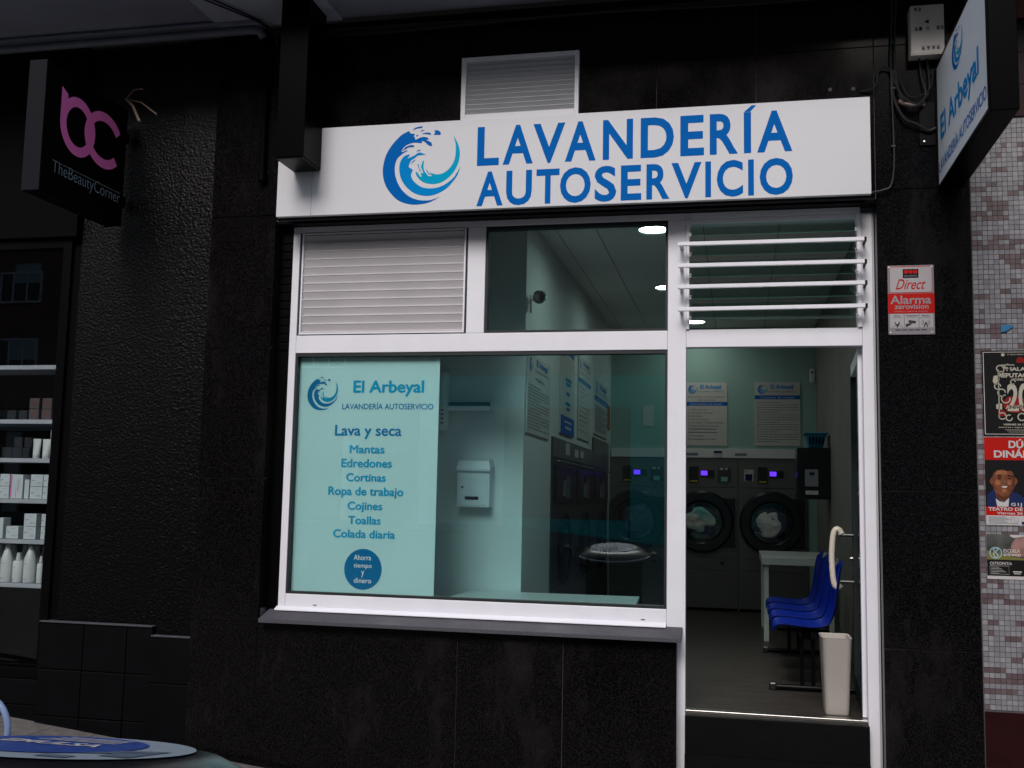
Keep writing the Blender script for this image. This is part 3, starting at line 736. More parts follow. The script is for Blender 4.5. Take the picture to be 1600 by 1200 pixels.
def bottle(px, wpx, z0, h, kind, label, grp=None, Y=.36):
    x = shx(px, Y); r = (shx(px+wpx, Y)-shx(px, Y))/2
    t = thing('lotion_bottle', label, 'bottle', (x, Y, z0), grp)
    if kind == 'tall':
        pr = [(r*.95, .001), (r, .01), (r, .52*h), (r*.9, .66*h), (r*.62, .80*h), (r*.42, .88*h)]; cr0, c0 = r*.46, .88*h
    else:
        pr = [(r*.95, .001), (r, .01), (r, .70*h), (r*.9, .725*h), (r*.5, .74*h)]; cr0, c0 = r*.5, .74*h
    obj('bottle_body', MB().lathe(pr, (x, Y, z0), 'z', 20), M['bottle'], t, smooth=True)
    obj('bottle_cap', MB().lathe([(cr0*1.08, c0+.001), (cr0, h)] if kind == 'tall' else [(cr0*1.1, c0+.001), (cr0*.7, h)], (x, Y, z0), 'z', 16), M['whitep'], t, smooth=True)
    mb = MB()
    pl = Pl((0, Y-r-.0005, 0), (1, 0, 0), (0, 0, 1), .0004)
    pl.rect(mb, x-r*.4, z0+.50*h, x+r*.1, z0+.508*h); pl.rect(mb, x-r*.45, z0+.10*h, x+r*.2, z0+.108*h); obj('print_lines', mb, M['darkgreytxt'], t)
z = shz[5]
bottle(3, 13, z, .185, 'short', 'short white lotion bottle leftmost on the lowest shelf')
bottle(20.5, 16, z, .262, 'tall', 'tall white lotion bottle left of the middle short one')
bottle(38, 14, z, .205, 'short', 'short white lotion bottle between the two tall ones')
bottle(56.5, 17, z, .262, 'tall', 'tall white lotion bottle nearest the right of the lowest shelf')
bottle(73, 10, z, .185, 'short', 'short white lotion bottle rightmost on the lowest shelf')
for px_, wd in ((10, 'leftmost'), (30, 'second'), (47, 'middle'), (66, 'fourth'), (78, 'rightmost')):
    bottle(px_, 13, z, .25, 'tall', wd+' white lotion bottle in the back row of the lowest shelf', 'back row bottles', Y=.50)

# beauty shop projecting sign
bsg = thing('beauty_sign', 'black projecting box sign with pink BC monogram reading TheBeautyCorner', 'sign', (-4.11, -.45, 3.3))
bx0, bx1 = -4.175, -4.055
obj('box', B(bx0, bx1, -.90, -.045, 3.292, 4.10), M['blackmatt'], bsg, bevel=.003)
obj('edge_strip', B(bx0+.001, bx1-.001, -.908, -.9005, 3.293, 4.099), mat('sign_edge_grey', (.009, .010, .013), .5, spec=.1), bsg, bevel=.001)
obj('wall_bracket', MB().box(-4.13, -4.10, -.044, .055, 3.45, 3.52).box(-4.13, -4.10, -.044, .055, 3.9, 3.97), M['black'], bsg)
PB = Pl((bx1, -D, 0), (0, 1, 0), (0, 0, 1), .0012)     # u = +Y seen from +X side
def bpt(x, y):
    Y, Z = at_x(x, y, bx1); return (Y+D, Z)
# monogram traced on the panel plane: outline strokes as ribbons
def ribbon(mb, pl, cpts, wd, closed=False):
    L = [Vector(p) for p in cpts]; n = len(L); a = []; b = []
    for i, p in enumerate(L):
        p0 = L[i-1] if (i > 0 or closed) else L[i]; p1 = L[(i+1) % n] if (i < n-1 or closed) else L[i]
        t = (p1-p0).normalized(); nn_ = Vector((-t.y, t.x))
        a.append(p+nn_*wd/2); b.append(p-nn_*wd/2)
    for i in range(n if closed else n-1):
        j = (i+1) % n
        mb.quad(pl(*b[i]), pl(*b[j]), pl(*a[j]), pl(*a[i]))
    return mb
def arc(c, r, a0, a1, n=40): return [(c[0]+r*math.cos(R_(a0+(a1-a0)*k/n)), c[1]+r*math.sin(R_(a0+(a1-a0)*k/n))) for k in range(n+1)]
ba = bpt(94, 200); bb_ = bpt(180, 225)
L_u = bpt(92, 180)[0]; R_u = bpt(187, 205)[0]
c1u, c1z = bpt(123, 202); c2u, c2z = bpt(152, 222)
tw = .062
rad = (bpt(148, 205)[0]-bpt(92, 195)[0])/2-tw/2
c1 = ((bpt(92, 195)[0]+bpt(150, 205)[0])/2, (bpt(118, 150)[1]+bpt(128, 249)[1])/2)
rz = (bpt(118, 150)[1]-bpt(128, 249)[1])/2-tw/2
r1 = (rad+rz)/2
mb = MB(); ribbon(mb, PB, [(c1[0]+rad*math.cos(R_(t)), c1[1]+rz*math.sin(R_(t))) for t in range(0, 360, 8)], tw, True)
mb.k = 0
PB2 = Pl((bx1, -D, 0), (0, 1, 0), (0, 0, 1), .0016)
lx = c1[0]-rad
q0 = bpt(94, 132)[1]
mb.quad(PB2(lx-tw/2, c1[1]), PB2(lx+tw/2, c1[1]), PB2(lx+tw/2, q0-.03), PB2(lx-tw/2, q0))
c2 = ((bpt(131, 215)[0]+bpt(190, 205)[0])/2+.01, (bpt(155, 171)[1]+bpt(172, 269)[1])/2)
rz2 = (bpt(155, 171)[1]-bpt(172, 269)[1])/2-tw/2
rad2 = c2[0]-bpt(131, 215)[0]-tw/2
PB3 = Pl((bx1, -D, 0), (0, 1, 0), (0, 0, 1), .0020)
ribbon(mb, PB3, [(c2[0]+rad2*math.cos(R_(t)), c2[1]+rz2*math.sin(R_(t))) for t in range(32, 330-6, 6)], tw)
obj('monogram', mb, M['pink'], bsg)
mb = MB(); uL, zL = bpt(81, 266); uR, zR = bpt(187, 312)
add_text(mb, 'TheBeautyCorner', PB, uL, uR, (bpt(84, 270)[1]+zR)/2-.012, (bpt(84, 252)[1]+bpt(186, 298)[1])/2, -.012, hfix=CAP)
PB.rect(mb, uL, bpt(81, 251)[1]+.004, uR, bpt(81, 251)[1]+.007)
obj('lettering', mb, mat('thin_grey_print', (.22, .27, .33), .5, spec=.1), bsg)
lw_ = thing('loose_wires', 'cut brown wire ends sticking out of the wall beside the beauty sign', 'wire', (-4.0, -.05, 4.0))
for px_, py_, Y in ((218, 190, -.2), (245, 179, -.15), (222, 139, -.12)):
    X, Z = at(px_, py_, Y); X0, Z0 = at(197, 155, .05)
    obj('wire', MB().tube([(X0, .05, Z0), ((X0+X)/2, (Y+.05)/2, (Z0+Z)/2+.03), (X, Y, Z)], .009 if px_ == 218 else .006, 8), M['cable_b'], lw_, smooth=True)

# ------------------------------------------------------------------ right: mosaic wall
mw = thing('mosaic_building', 'pink and grey mosaic tiled wall with dark red tile bands at the right edge', 'building', (1.9, .1, 0))
obj('wall_core', B(XP+.004, 3.2, .012, .5, -.8, SOF), M['grout'], mw)
mp_ = .0282; zt0, zt1 = .441, 3.745
nxm = int((2.6-XP-.008)/mp_); nzm = int((zt1-zt0)/mp_)
mb = MB(); tones = []
cols = {}
for j in range(nzm):
    run = 0
    for i in range(nxm):
        if run <= 0:
            pinkp = random.random() < .30
            run = random.choice((1, 2, 2, 3)) if pinkp else random.choice((1, 2, 3, 3, 4))
        run -= 1
        tone = random.uniform(.05, .38) if pinkp else random.uniform(.55, .95)
        x = XP+.007+i*mp_; z = zt0+j*mp_; d = random.uniform(-.0006, .0006)
        mb.box(x, x+mp_-.0025, .004+d, .014, z, z+mp_-.0025); tones.append(tone)
o = obj('mosaic_tiles', mb, M['mosaic'], mw, kind='stuff')
ca = o.data.attributes.new('tone', 'FLOAT', 'FACE')
ca.data.foreach_set('value', [t for t in tones for _ in range(6)])
for i in range(4):
    for z0_, z1_ in ((-.8, -.41), (-.41, -.12), (-.12, .14), (.14, .434)):
        obj('red_tile', B(XP+.006+i*.47, XP+.006+(i+1)*.47-.003, .002, .014, z0_, z1_-.003), M['redtile'], mw, bevel=.001)
    for k in range(3):
        obj('red_tile', B(XP+.006+i*.47, XP+.006+(i+1)*.47-.003, .002, .014, zt1+.006+k*.19, zt1+.006+(k+1)*.19-.003), M['redtile'], mw, bevel=.001)
obj('stone_band', B(XP+.006, 3.2, -.02, .0145, 4.33, SOF-.01), M['orangestone'], mw, bevel=.004)
obj('black_strip', B(XP+.006, 3.2, -.004, .0145, 4.318, 4.329), M['blackmatt'], mw)  # thin matt black strip along the foot of the stone band
ax, az = at(1564, 510, 0); bx_, bz_ = at(1580, 520, 0)
tp = obj('blue_tape', MB()._add([(ax, -.001, az+.01), (ax+.068, .0, az+.008), (ax+.062, -.006, az-.004), (ax+.022, -.010, az-.030), (ax-.001, -.003, az-.034), (ax, .0025, az+.01), (ax+.068, .0025, az+.008), (ax+.022, .0025, az-.030)],
      [(0, 1, 2, 3, 4), (5, 7, 6), (0, 5, 6, 1), (4, 3, 7, 5)]), mat('blue_tape', (.01, .14, .30), .5))
tag(tp, 'torn scrap of blue tape stuck to the mosaic above the posters', 'tape')

# posters on the mosaic
def poster(name, label, x0, x1, z0, z1, m, Y=.0, tilt=0):
    t = thing(name, label, 'poster', (x0, Y, z0))
    obj('sheet', B(x0, x1, Y+.0005, Y+.0022, z0, z1), M[m], t)
    return t, Pl((x0, Y+.0005, z0), (1, 0, 0), (0, 0, 1), .0006)
# poster 1: 0.40 wide
t, pl = poster('concert_poster', 'black concert poster with cream ornament and a large 20, top of the mosaic wall', 1.338, 1.738, 1.925, 2.402, 'blackp')
W_, H_ = .40, .477
mb = MB()
for a0, b0, a1, b1 in ((.008, .008, .011, H_-.008), (W_-.011, .008, W_-.008, H_-.008), (.011, .008, W_-.011, .0105), (.011, H_-.0105, W_-.011, H_-.008)): pl.rect(mb, a0, b0, a1, b1)
obj('border', mb, M['greybox'], t)
mb = MB(); 
for cx_, cz_, r_ in ((.165, .175, .060), (.235, .170, .055), (.10, .125, .022), (.29, .13, .025)):
    mb.poly([pl(cx_+r_*math.cos(k*.4488), cz_+r_*.8*math.sin(k*.4488), .0002*cx_) for k in range(14)])
mb.poly([pl(.18, H_-.07), pl(.225, H_-.07), pl(.22, H_-.045), pl(.2, H_-.035), pl(.185, H_-.045)])
obj('red_print', mb, M['darkred'], t)
mb = MB()
P4 = Pl(pl.o, (1, 0, 0), (0, 0, 1), .0012)
add_text(mb, 'MALA', P4, .128, .228, H_-.115, H_-.094, .04)
add_text(mb, 'REPUTACIÓN', P4, .085, .300, H_-.152, H_-.122, .04)
add_text(mb, 'ASTURIES', P4, .150, .215, H_-.170, H_-.157, .03)
add_text(mb, '20', P4, .128, .245, .135, .292, .03)
add_text(mb, 'ANIVERSARIO', P4, .118, .31, .150, .170, .03)
add_text(mb, 'VIERNES 26 OCTUBRE', P4, .103, .28, .058, .068, .03)
add_text(mb, 'AVIÓN / GIJÓN  •  TEATRO', P4, .077, .33, .042, .051, .03)
add_text(mb, 'M. QUIPU PRODUCCIONES', P4, .135, .27, H_-.027, H_-.020, .02)
for k in range(3): P4.rect(mb, .11+.01*k, .034-k*.007, .30, .0355-k*.007)
mb.poly([P4(.112+.010*math.cos(k*.628), H_-.024+.009*math.sin(k*.628)) for k in range(10)])
# ornamental frame: scrolls and rods
for (c, r_, a0, a1) in (((.095, .375), .018, 0, 300), ((.135, .385), .014, 40, 330), ((.27, .385), .014, -140, 140), ((.31, .375), .018, -120, 180),
                        ((.10, .24), .020, 0, 300), ((.12, .205), .022, 90, 380), ((.10, .11), .018, 0, 320), ((.135, .10), .016, 60, 360),
                        ((.29, .10), .018, 0, 320), ((.20, .105), .020, 0, 330), ((.16, .300), .012, 0, 300), ((.24, .300), .012, 0, 300), ((.08, .275), .016, 0, 320)):
    ribbon(mb, P4, arc(c, r_, a0, a1, 14), .006)
for L in ([(.085, .10), (.085, .37)], [(.10, .395), (.17, .395)], [(.235, .395), (.30, .395)], [(.315, .10), (.315, .37)], [(.10, .335), (.115, .365), (.118, .40)]):
    ribbon(mb, P4, L, .005)
mb.poly([P4(*p) for p in ((.055, .305), (.062, .335), (.085, .337), (.092, .315), (.078, .30), (.075, .283), (.065, .285))])
mb.poly([P4(*p) for p in ((.07, .15), (.07, .175), (.10, .18), (.10, .145))])
obj('ornament_and_lettering', mb, M['cream'], t)
# poster 2
t, pl = poster('red_gig_poster', 'red and black gig poster with a smiling dark haired man, below the black poster', 1.340, 1.745, 1.434, 1.916, 'red', Y=-.0005)
W_, H_ = .405, .482; k_ = W_/.40
mb = MB(); pl.rect(mb, .0, .100, W_, .357); obj('photo_ground', mb, M['blackp'], t)
P2 = lambda e: Pl(pl.o, (1, 0, 0), (0, 0, 1), e)
def ell(mb, p, cx_, cz_, rx, rz_, n=26, cut=None):
    mb.poly([p(cx_+rx*math.cos(2*math.pi*k/n), cz_+rz_*math.sin(2*math.pi*k/n)) for k in range(n)])
mb = MB(); p = P2(.0010)
mb.poly([p(*q) for q in ((.008, .101), (.008, .165), (.04, .195), (.075, .205), (.12, .19), (.165, .175), (.20, .145), (.21, .101))]); obj('jacket', mb, M['navy'], t)
mb = MB(); p = P2(.0014); mb.poly([p(*q) for q in ((.058, .101), (.050, .145), (.07, .13), (.095, .125), (.12, .15), (.115, .101))]); obj('shirt', mb, M['paper'], t)
mb = MB(); p = P2(.0018)
mb.poly([p(*q) for q in ((.055, .150), (.052, .175), (.038, .21), (.022, .235), (.028, .262), (.035, .265), (.045, .30), (.075, .315), (.115, .312), (.143, .29), (.150, .262), (.160, .262), (.166, .240), (.152, .215), (.140, .19), (.125, .165), (.118, .148), (.09, .128))]); obj('face', mb, M['skin'], t)
mb = MB(); p = P2(.0020)
mb.poly([p(*q) for q in ((.050, .270), (.062, .296), (.100, .300), (.118, .290), (.108, .276), (.075, .280))])
mb.poly([p(*q) for q in ((.046, .238), (.058, .250), (.074, .244), (.078, .228), (.064, .218), (.052, .222))])
mb.poly([p(*q) for q in ((.112, .240), (.126, .246), (.134, .236), (.130, .222), (.116, .220))])
mb.poly([p(*q) for q in ((.082, .196), (.100, .200), (.112, .192), (.104, .180), (.088, .180))])
obj('face_light', mb, mat('printed_light_skin', (.34, .13, .065), .6, noise_scale=40, noise_amt=.3, spec=.1), t)
mb = MB()
mb.poly([p(*q) for q in ((.140, .285), (.152, .262), (.150, .215), (.138, .188), (.124, .164), (.120, .150), (.108, .140), (.122, .172), (.136, .205), (.142, .245))])
mb.poly([p(*q) for q in ((.058, .178), (.075, .160), (.098, .152), (.118, .162), (.112, .150), (.094, .132), (.060, .150))])
mb.poly([p(*q) for q in ((.034, .232), (.044, .214), (.060, .190), (.052, .192), (.038, .212))])
mb.poly([p(*q) for q in ((.060, .254), (.072, .262), (.086, .256), (.074, .250))]); mb.poly([p(*q) for q in ((.112, .254), (.124, .261), (.136, .254), (.124, .249))])
obj('face_shade', mb, mat('printed_dark_skin', (.085, .028, .014), .6, spec=.1), t)
mb = MB(); p = P2(.0022)
mb.poly([p(*q) for q in ((.026, .255), (.022, .285), (.035, .320), (.075, .345), (.12, .342), (.155, .315), (.168, .280), (.160, .252), (.152, .285), (.135, .300), (.115, .296), (.09, .304), (.06, .300), (.045, .285), (.036, .262))])
mb.poly([p(*q) for q in ((.055, .268), (.070, .276), (.086, .270), (.085, .264), (.070, .269))]); mb.poly([p(*q) for q in ((.108, .270), (.125, .276), (.142, .266), (.140, .261), (.125, .268))])
ell(mb, p, .072, .258, .008, .0035, 8); ell(mb, p, .124, .257, .008, .0035, 8)
obj('hair', mb, M['blackp'], t)
mb = MB(); p = P2(.0022); mb.poly([p(*q) for q in ((.082, .212), (.098, .214), (.114, .212), (.109, .206), (.098, .203), (.087, .206))]); obj('smile', mb, M['paper'], t)
mb = MB(); p = P2(.0022); mb.poly([p(*q) for q in ((.092, .232), (.098, .250), (.104, .232), (.098, .227))]); obj('nose_shade', mb, M['brownbox'], t)
mb = MB(); pl.rect(mb, 0, 0, W_, .052); obj('credits_strip', mb, M['paper'], t)
mb = MB(); p = P2(.0026)
add_text(mb, 'DÚO', p, .125, .245, .425, .462, .035, hfix=CAP); add_text(mb, 'DINÁMICO', p, .048, .352, .372, .408, .035, hfix=CAP)
add_text(mb, 'GIJÓN', p, .128, .255, .106, .122, .03, hfix=CAP, spacing=1.4)
add_text(mb, 'TEATRO DE LA LABORAL', p, .012, .385, .079, .096, .03, hfix=CAP); add_text(mb, 'Viernes 26 Octubre', p, .055, .30, .059, .072, .025, hfix=CAP)
obj('lettering', mb, M['paper'], t)
mb = MB(); p = P2(.0026)
for k in range(6): p.rect(mb, .01, .044-k*.007, .10+.012*((k*7) % 3), .0455-k*.007)
add_text(mb, 'Asturias', p, .125, .165, .008, .014, .02); ribbon(mb, p, [(.128, .02), (.128, .042), (.145, .042), (.145, .02), (.162, .02), (.162, .042)], .002)
obj('small_print', mb, M['greytxt'], t)
mb = MB(); p.rect(mb, .18, .006, .26, .021); obj('blue_logo', mb, M['navy'], t)
# poster 3
t, pl = poster('school_poster', 'osteopathy school poster with white circular logo, lowest on the mosaic wall', 1.338, 1.718, 1.140, 1.383, 'paper', Y=-.0002)
H_ = .243; W_ = .38
P3 = lambda e: Pl(pl.o, (1, 0, 0), (0, 0, 1), e)
mb = MB(); P3(.0006).rect(mb, 0, .018, W_, .105); obj('black_band', mb, M['blackp'], t)
mb = MB(); P3(.0006).rect(mb, 0, .105, W_, H_); obj('photo_ground', mb, mat('print_grey_green', (.08, .09, .08), .6, noise_scale=9, noise_amt=.7), t)
mb = MB(); p = P3(.001); mb.poly([p(*q) for q in ((0, .106), (0, .155), (.02, .15), (.07, .135), (.15, .12), (.26, .108), (.38, .115), (.38, .106))]); obj('towel', mb, M['olive'], t)
mb = MB(); p = P3(.0014); mb.poly([p(*q) for q in ((.115, .14), (.13, .2), (.15, .225), (.20, .235), (.26, .22), (.30, .17), (.29, .125), (.24, .115), (.2, .13), (.16, .12))]); obj('hands', mb, M['skin2'], t)
mb = MB(); p = P3(.0014); mb.poly([p(*q) for q in ((.12, .235), (.14, .225), (.2, .236), (.28, .22), (.34, .225), (.38, .235), (.38, .242), (.12, .242))]); obj('sleeve', mb, M['paper'], t)
mb = MB(); p = P3(.002); ribbon(mb, p, arc((.045, .142), .030, 0, 352, 30), .004, True)
ribbon(mb, p, [(.045, .112), (.032, .135), (.045, .15), (.058, .16), (.045, .172)], .005); ribbon(mb, p, [(.045, .172), (.032, .158), (.045, .145), (.058, .128), (.045, .112)], .005)
obj('round_logo', mb, M['bluebas'] if False else mat('pale_cyan_print', (.35, .52, .56), .5), t)
mb = MB(); add_text(mb, 'ESCUELA', p, .085, .168, .146, .163, 0, hfix=CAP); add_text(mb, 'ELITE SALUD', p, .085, .172, .128, .139, .03, hfix=CAP)
add_text(mb, 'OSTEOPATIA', p, .014, .126, .078, .093, .0, hfix=CAP)
ribbon(mb, p, [(.013, .028), (.013, .072), (.11, .072), (.11, .028)], .0012, True)
for k in range(5): p.rect(mb, .018, .064-k*.008, .06+.012*((k*5) % 4), .0655-k*.008)
p.rect(mb, .13, .04, .175, .045); p.rect(mb, .135, .03, .17, .034)
obj('lettering', mb, M['greybox'], t, kind='stuff')

# alarm plate on the pier
al = thing('alarm_plate', 'red and white alarm warning plate screwed to the right granite pier', 'sign', (.97, -.008, 2.494))
ax0, ax1, az0, az1 = .845, 1.096, 2.496, 2.898
obj('plate', B(ax0, ax1, -.010, -.0015, az0, az1), mat('clear_plastic_plate', (.22, .20, .215), .3), al, bevel=.003)
aW, aH = ax1-ax0, az1-az0
PA = lambda e: Pl((ax0, -.010, az0), (1, 0, 0), (0, 0, 1), e)
def ar(mb, e, a0, b0, a1, b1): PA(e).rect(mb, a0*aW, b0*aH, a1*aW, b1*aH)
def rc(mb, e, a0, b0, a1, b1, r=.012):
    pts = []
    for cx_, cz_, s0 in ((a1*aW-r, b1*aH-r, 0), (a0*aW+r, b1*aH-r, 90), (a0*aW+r, b0*aH+r, 180), (a1*aW-r, b0*aH+r, 270)):
        for k in range(5): pts.append(PA(e)(cx_+r*math.cos(R_(s0+k*22.5)), cz_+r*math.sin(R_(s0+k*22.5))))
    mb.poly(pts)
mb = MB(); rc(mb, .0006, .04, .60, .96, .985); ar(mb, .0006, .0, .305, 1, .592); obj('red_field', mb, M['red'], al)
pw_ = mat('plate_white', (.38, .36, .375), .4, spec=.2)
mb = MB(); rc(mb, .0010, .05, .61, .95, .975, .010); obj('white_field', mb, pw_, al)
for k in range(3):
    mb = MB(); ar(mb, .0008, .04+.315*k, .10, .335+.315*k, .298); obj('white_field', mb, pw_, al)
mb = MB(); ar(mb, .0014, .33, .815, .67, .945); obj('logo_ground', mb, M['blackp'], al)
mb = MB()
for k in range(3): ell(mb, PA(.0018), (.40+.10*k)*aW, .905*aH, .012, .012, 18)
add_text(mb, 'Direct', PA(.0018), .17*aW, .82*aW, .65*aH, .80*aH, .008, shear=.45)
obj('red_print', mb, M['red'], al)
mb = MB(); add_text(mb, 'SECURITAS', PA(.0018), .36*aW, .64*aW, .835*aH, .855*aH, .01)
gp_ = mat('plate_grey_print', (.26, .24, .26), .4, spec=.2); obj('grey_lettering', mb, gp_, al)
mb = MB(); add_text(mb, 'Alarma', PA(.0012), .05*aW, .93*aW, .445*aH, .560*aH, .018, hfix=CAP); obj('grey_lettering', mb, gp_, al)
mb = MB(); add_text(mb, 'zerovision', PA(.0012), .14*aW, .87*aW, .370*aH, .418*aH, .018, hfix=(0, .45)); obj('grey_lettering', mb, gp_, al)
mb = MB(); add_text(mb, 'DONDE LA VISIÓN AL INTRUSO', PA(.0012), .13*aW, .86*aW, .325*aH, .345*aH, .0)
obj('grey_lettering', mb, gp_, al)
mb = MB()
add_text(mb, 'Aviso', PA(.0012), .12*aW, .26*aW, .262*aH, .282*aH, .03); add_text(mb, 'Policía 24h', PA(.0012), .10*aW, .29*aW, .24*aH, .254*aH, 0)
add_text(mb, 'Grabación', PA(.0012), .375*aW, .63*aW, .262*aH, .282*aH, .03); add_text(mb, 'de imágenes', PA(.0012), .40*aW, .60*aW, .24*aH, .254*aH, 0)
add_text(mb, 'Alarma', PA(.0012), .715*aW, .88*aW, .262*aH, .282*aH, .03); add_text(mb, 'anti-inhibición', PA(.0012), .68*aW, .92*aW, .24*aH, .254*aH, 0)
pp = PA(.0012)
def pr_(pts): return [pp(a*aW, b*aH) for a, b in pts]
mb.poly(pr_([(.14, .20), (.16, .165), (.19, .15), (.215, .165), (.235, .20), (.25, .16), (.215, .125), (.20, .10), (.195, .10), (.175, .125), (.135, .16)]))
ribbon(mb, pp, [(a*aW, b*aH) for a, b in ((.08, .105), (.10, .125), (.17, .128))], .002); ribbon(mb, pp, [(a*aW, b*aH) for a, b in ((.22, .128), (.29, .125), (.31, .105))], .002)
mb.poly(pr_([(.44, .21), (.60, .195), (.58, .155), (.43, .17)])); mb.poly(pr_([(.37, .155), (.50, .165), (.50, .145), (.38, .105)]))
for r_ in (.013, .021): ribbon(mb, pp, arc((.805*aW, .17*aH), r_, -50, 50, 8), .0022); ribbon(mb, pp, arc((.805*aW, .17*aH), r_, 130, 230, 8), .0022)
mb.poly(pr_([(.79, .175), (.82, .175), (.855, .105), (.835, .105), (.805, .15), (.775, .105), (.755, .105)]))
for a in range(5): ar(mb, .0012, .15+.14*a, .062, .26+.14*a, .075)
obj('dark_print', mb, M['darkgreytxt'], al)
for a, b in ((.05, .03), (.93, .03), (.04, .97), (.95, .97)):
    obj('screw', MB().lathe([(0, -.004), (.004, -.003), (.005, 0)], (ax0+a*aW, -.010, az0+b*aH), 'y', 10), M['bolt'], al)

# number box
nb = thing('meter_box', 'grey metal cable box with number stickers 93 61 85 6996 above the pier', 'junction box', (1.07, -.05, 4.1))
nx0, nx1, nz0, nz1 = .984, 1.168, 4.122, 4.408
obj('box', B(nx0, nx1, -.10, -.001, nz0-.008, nz1), M['greybox'], nb, bevel=.006)
obj('lid_lip', B(nx0-.002, nx1+.002, -.103, -.06, nz0-.016, nz0-.009), M['greybox'], nb, bevel=.002)
PN = lambda e: Pl((nx0, -.10, nz0), (1, 0, 0), (0, 0, 1), e)
nW, nH = nx1-nx0, nz1-nz0
st = [('9', .10, .86), ('3', .22, .86), ('6', .12, .45), ('1', .24, .45), ('-', .46, .45), ('8', .76, .45), ('5', .88, .45), ('6', .31, .04), ('9', .46, .04), ('9', .61, .04), ('6', .75, .04)]
for ch, a, b in st:
    m1 = MB(); m2 = MB()
    PN(.0008).rect(m1, a*nW, b*nH, (a+.115)*nW, (b+.10)*nH)
    if ch == '-': PN(.0012).rect(m2, (a+.015)*nW, (b+.04)*nH, (a+.10)*nW, (b+.06)*nH)
    else: add_text(m2, ch, PN(.0012), (a+.02)*nW, (a+.098)*nW, (b+.012)*nH, (b+.088)*nH, .03)
    ns_ = obj('number_sticker', m1, M['paper'], nb); obj('number_print', m2, M['blackp'], ns_)
obj('lock', MB().lathe([(.010, 0), (.010, -.002), (.013, -.003), (.013, 0)], (nx0+.5*nW, -.1, nz0+.64*nH), 'y', 18), M['greybox'], nb)

# cables round the box
cbx = thing('wall_cables', 'loops of black cable hanging below the grey cable box', 'cable', (1.0, -.04, 3.6))
def wcable(pts, r=.006, m='cable', Y=-.03):
    P = [(at(x, y, Y)[0], Y+dy, at(x, y, Y)[1]) for x, y, dy in pts]
    # smooth by Catmull-Rom
    out = []
    for i in range(len(P)-1):
        p0, p1, p2, p3 = (Vector(P[max(0, i-1)]), Vector(P[i]), Vector(P[i+1]), Vector(P[min(len(P)-1, i+2)]))
        for k in range(6):
            t_ = k/6; out.append(.5*((2*p1)+(p2-p0)*t_+(2*p0-5*p1+4*p2-p3)*t_*t_+(3*p1-p0-3*p2+p3)*t_**3))
    out.append(Vector(P[-1])); obj('cable', MB().tube(out, r, 6), M[m], cbx, smooth=True)
wcable([(1345, 141, .02), (1362, 139, 0), (1369, 130, 0), (1372, 112, 0), (1382, 105, 0), (1392, 112, 0), (1393, 140, 0), (1396, 200, 0), (1397, 260, 0), (1392, 290, 0), (1380, 297, 0), (1362, 301, 0)], .006)
wcable([(1394, 0, 0), (1392, 60, 0), (1393, 110, 0), (1408, 150, -.02), (1430, 165, -.03), (1446, 150, -.02), (1440, 120, 0), (1436, 90, 0)], .006)
wcable([(1400, 0, 0), (1398, 100, 0), (1410, 160, -.02), (1432, 168, -.03), (1452, 140, 0), (1448, 92, 0)], .006)
wcable([(1396, 110, 0), (1396, 150, 0), (1412, 185, -.01), (1432, 195, -.01), (1450, 204, 0), (1462, 200, 0)], .008)
wcable([(1404, 120, 0), (1420, 150, 0), (1440, 150, -.02), (1455, 135, 0), (1458, 110, 0)], .005)
wcable([(1405, 158, 0), (1415, 165, -.02), (1432, 166, -.02), (1444, 160, 0)], .011, 'cable_b')
for y_ in (30, 70, 140, 230):
    X, Z = at(1395, y_, -.01); obj('cable_clip', B(X-.012, X+.012, -.036, -.001, Z-.004, Z+.004), M['cable'], cbx)
for (x_, y_) in ((1297, 140), (1333, 139)):
    X, Z = at(x_, y_, 0); o = obj('wall_plug', MB().lathe([(.011, 0), (.011, -.002), (.006, -.003), (.004, 0)], (X, -.001, Z), 'y', 12), M['grout'], bld)

# El Arbeyal projecting sign
rs = thing('projecting_sign', 'projecting lightbox sign with black casing reading El Arbeyal on its white face', 'sign', (1.19, -.6, 3.36))
rx0, rx1, ry0, ry1, rz0, rz1 = 1.130, 1.262, -1.262, -.02, 3.335, 4.062
obj('casing', MB().box(rx0+.006, rx1, ry0, ry1, rz0, rz1), M['casing'], rs, bevel=.004)
mb = MB()
mb.box(rx0, rx0+.005, ry0, ry0+.02, rz0, rz1).box(rx0, rx0+.005, ry1-.02, ry1, rz0, rz1).box(rx0, rx0+.005, ry0+.02, ry1-.02, rz0, rz0+.018).box(rx0, rx0+.005, ry0+.02, ry1-.02, rz1-.018, rz1)
obj('face_rim', mb, M['casing'], rs)
obj('face', B(rx0+.001, rx0+.0055, ry0+.0205, ry1-.0205, rz0+.0185, rz1-.0185), mat('lightbox_white', (.74, .80, .86), .35), rs)
obj('wall_plate', MB().box(1.035, 1.125, -.012, -.001, 3.60, 3.86), M['black'], rs, bevel=.002)
obj('wall_plate', MB().box(1.126, 1.25, -.019, -.001, 3.40, 3.95), M['black'], rs, bevel=.002)
for z in (3.62, 3.84):
    obj('bolt', MB().lathe([(0, -.010), (.007, -.008), (.009, 0)], (1.06, -.012, z), 'y', 10), M['bolt'], rs, smooth=True)
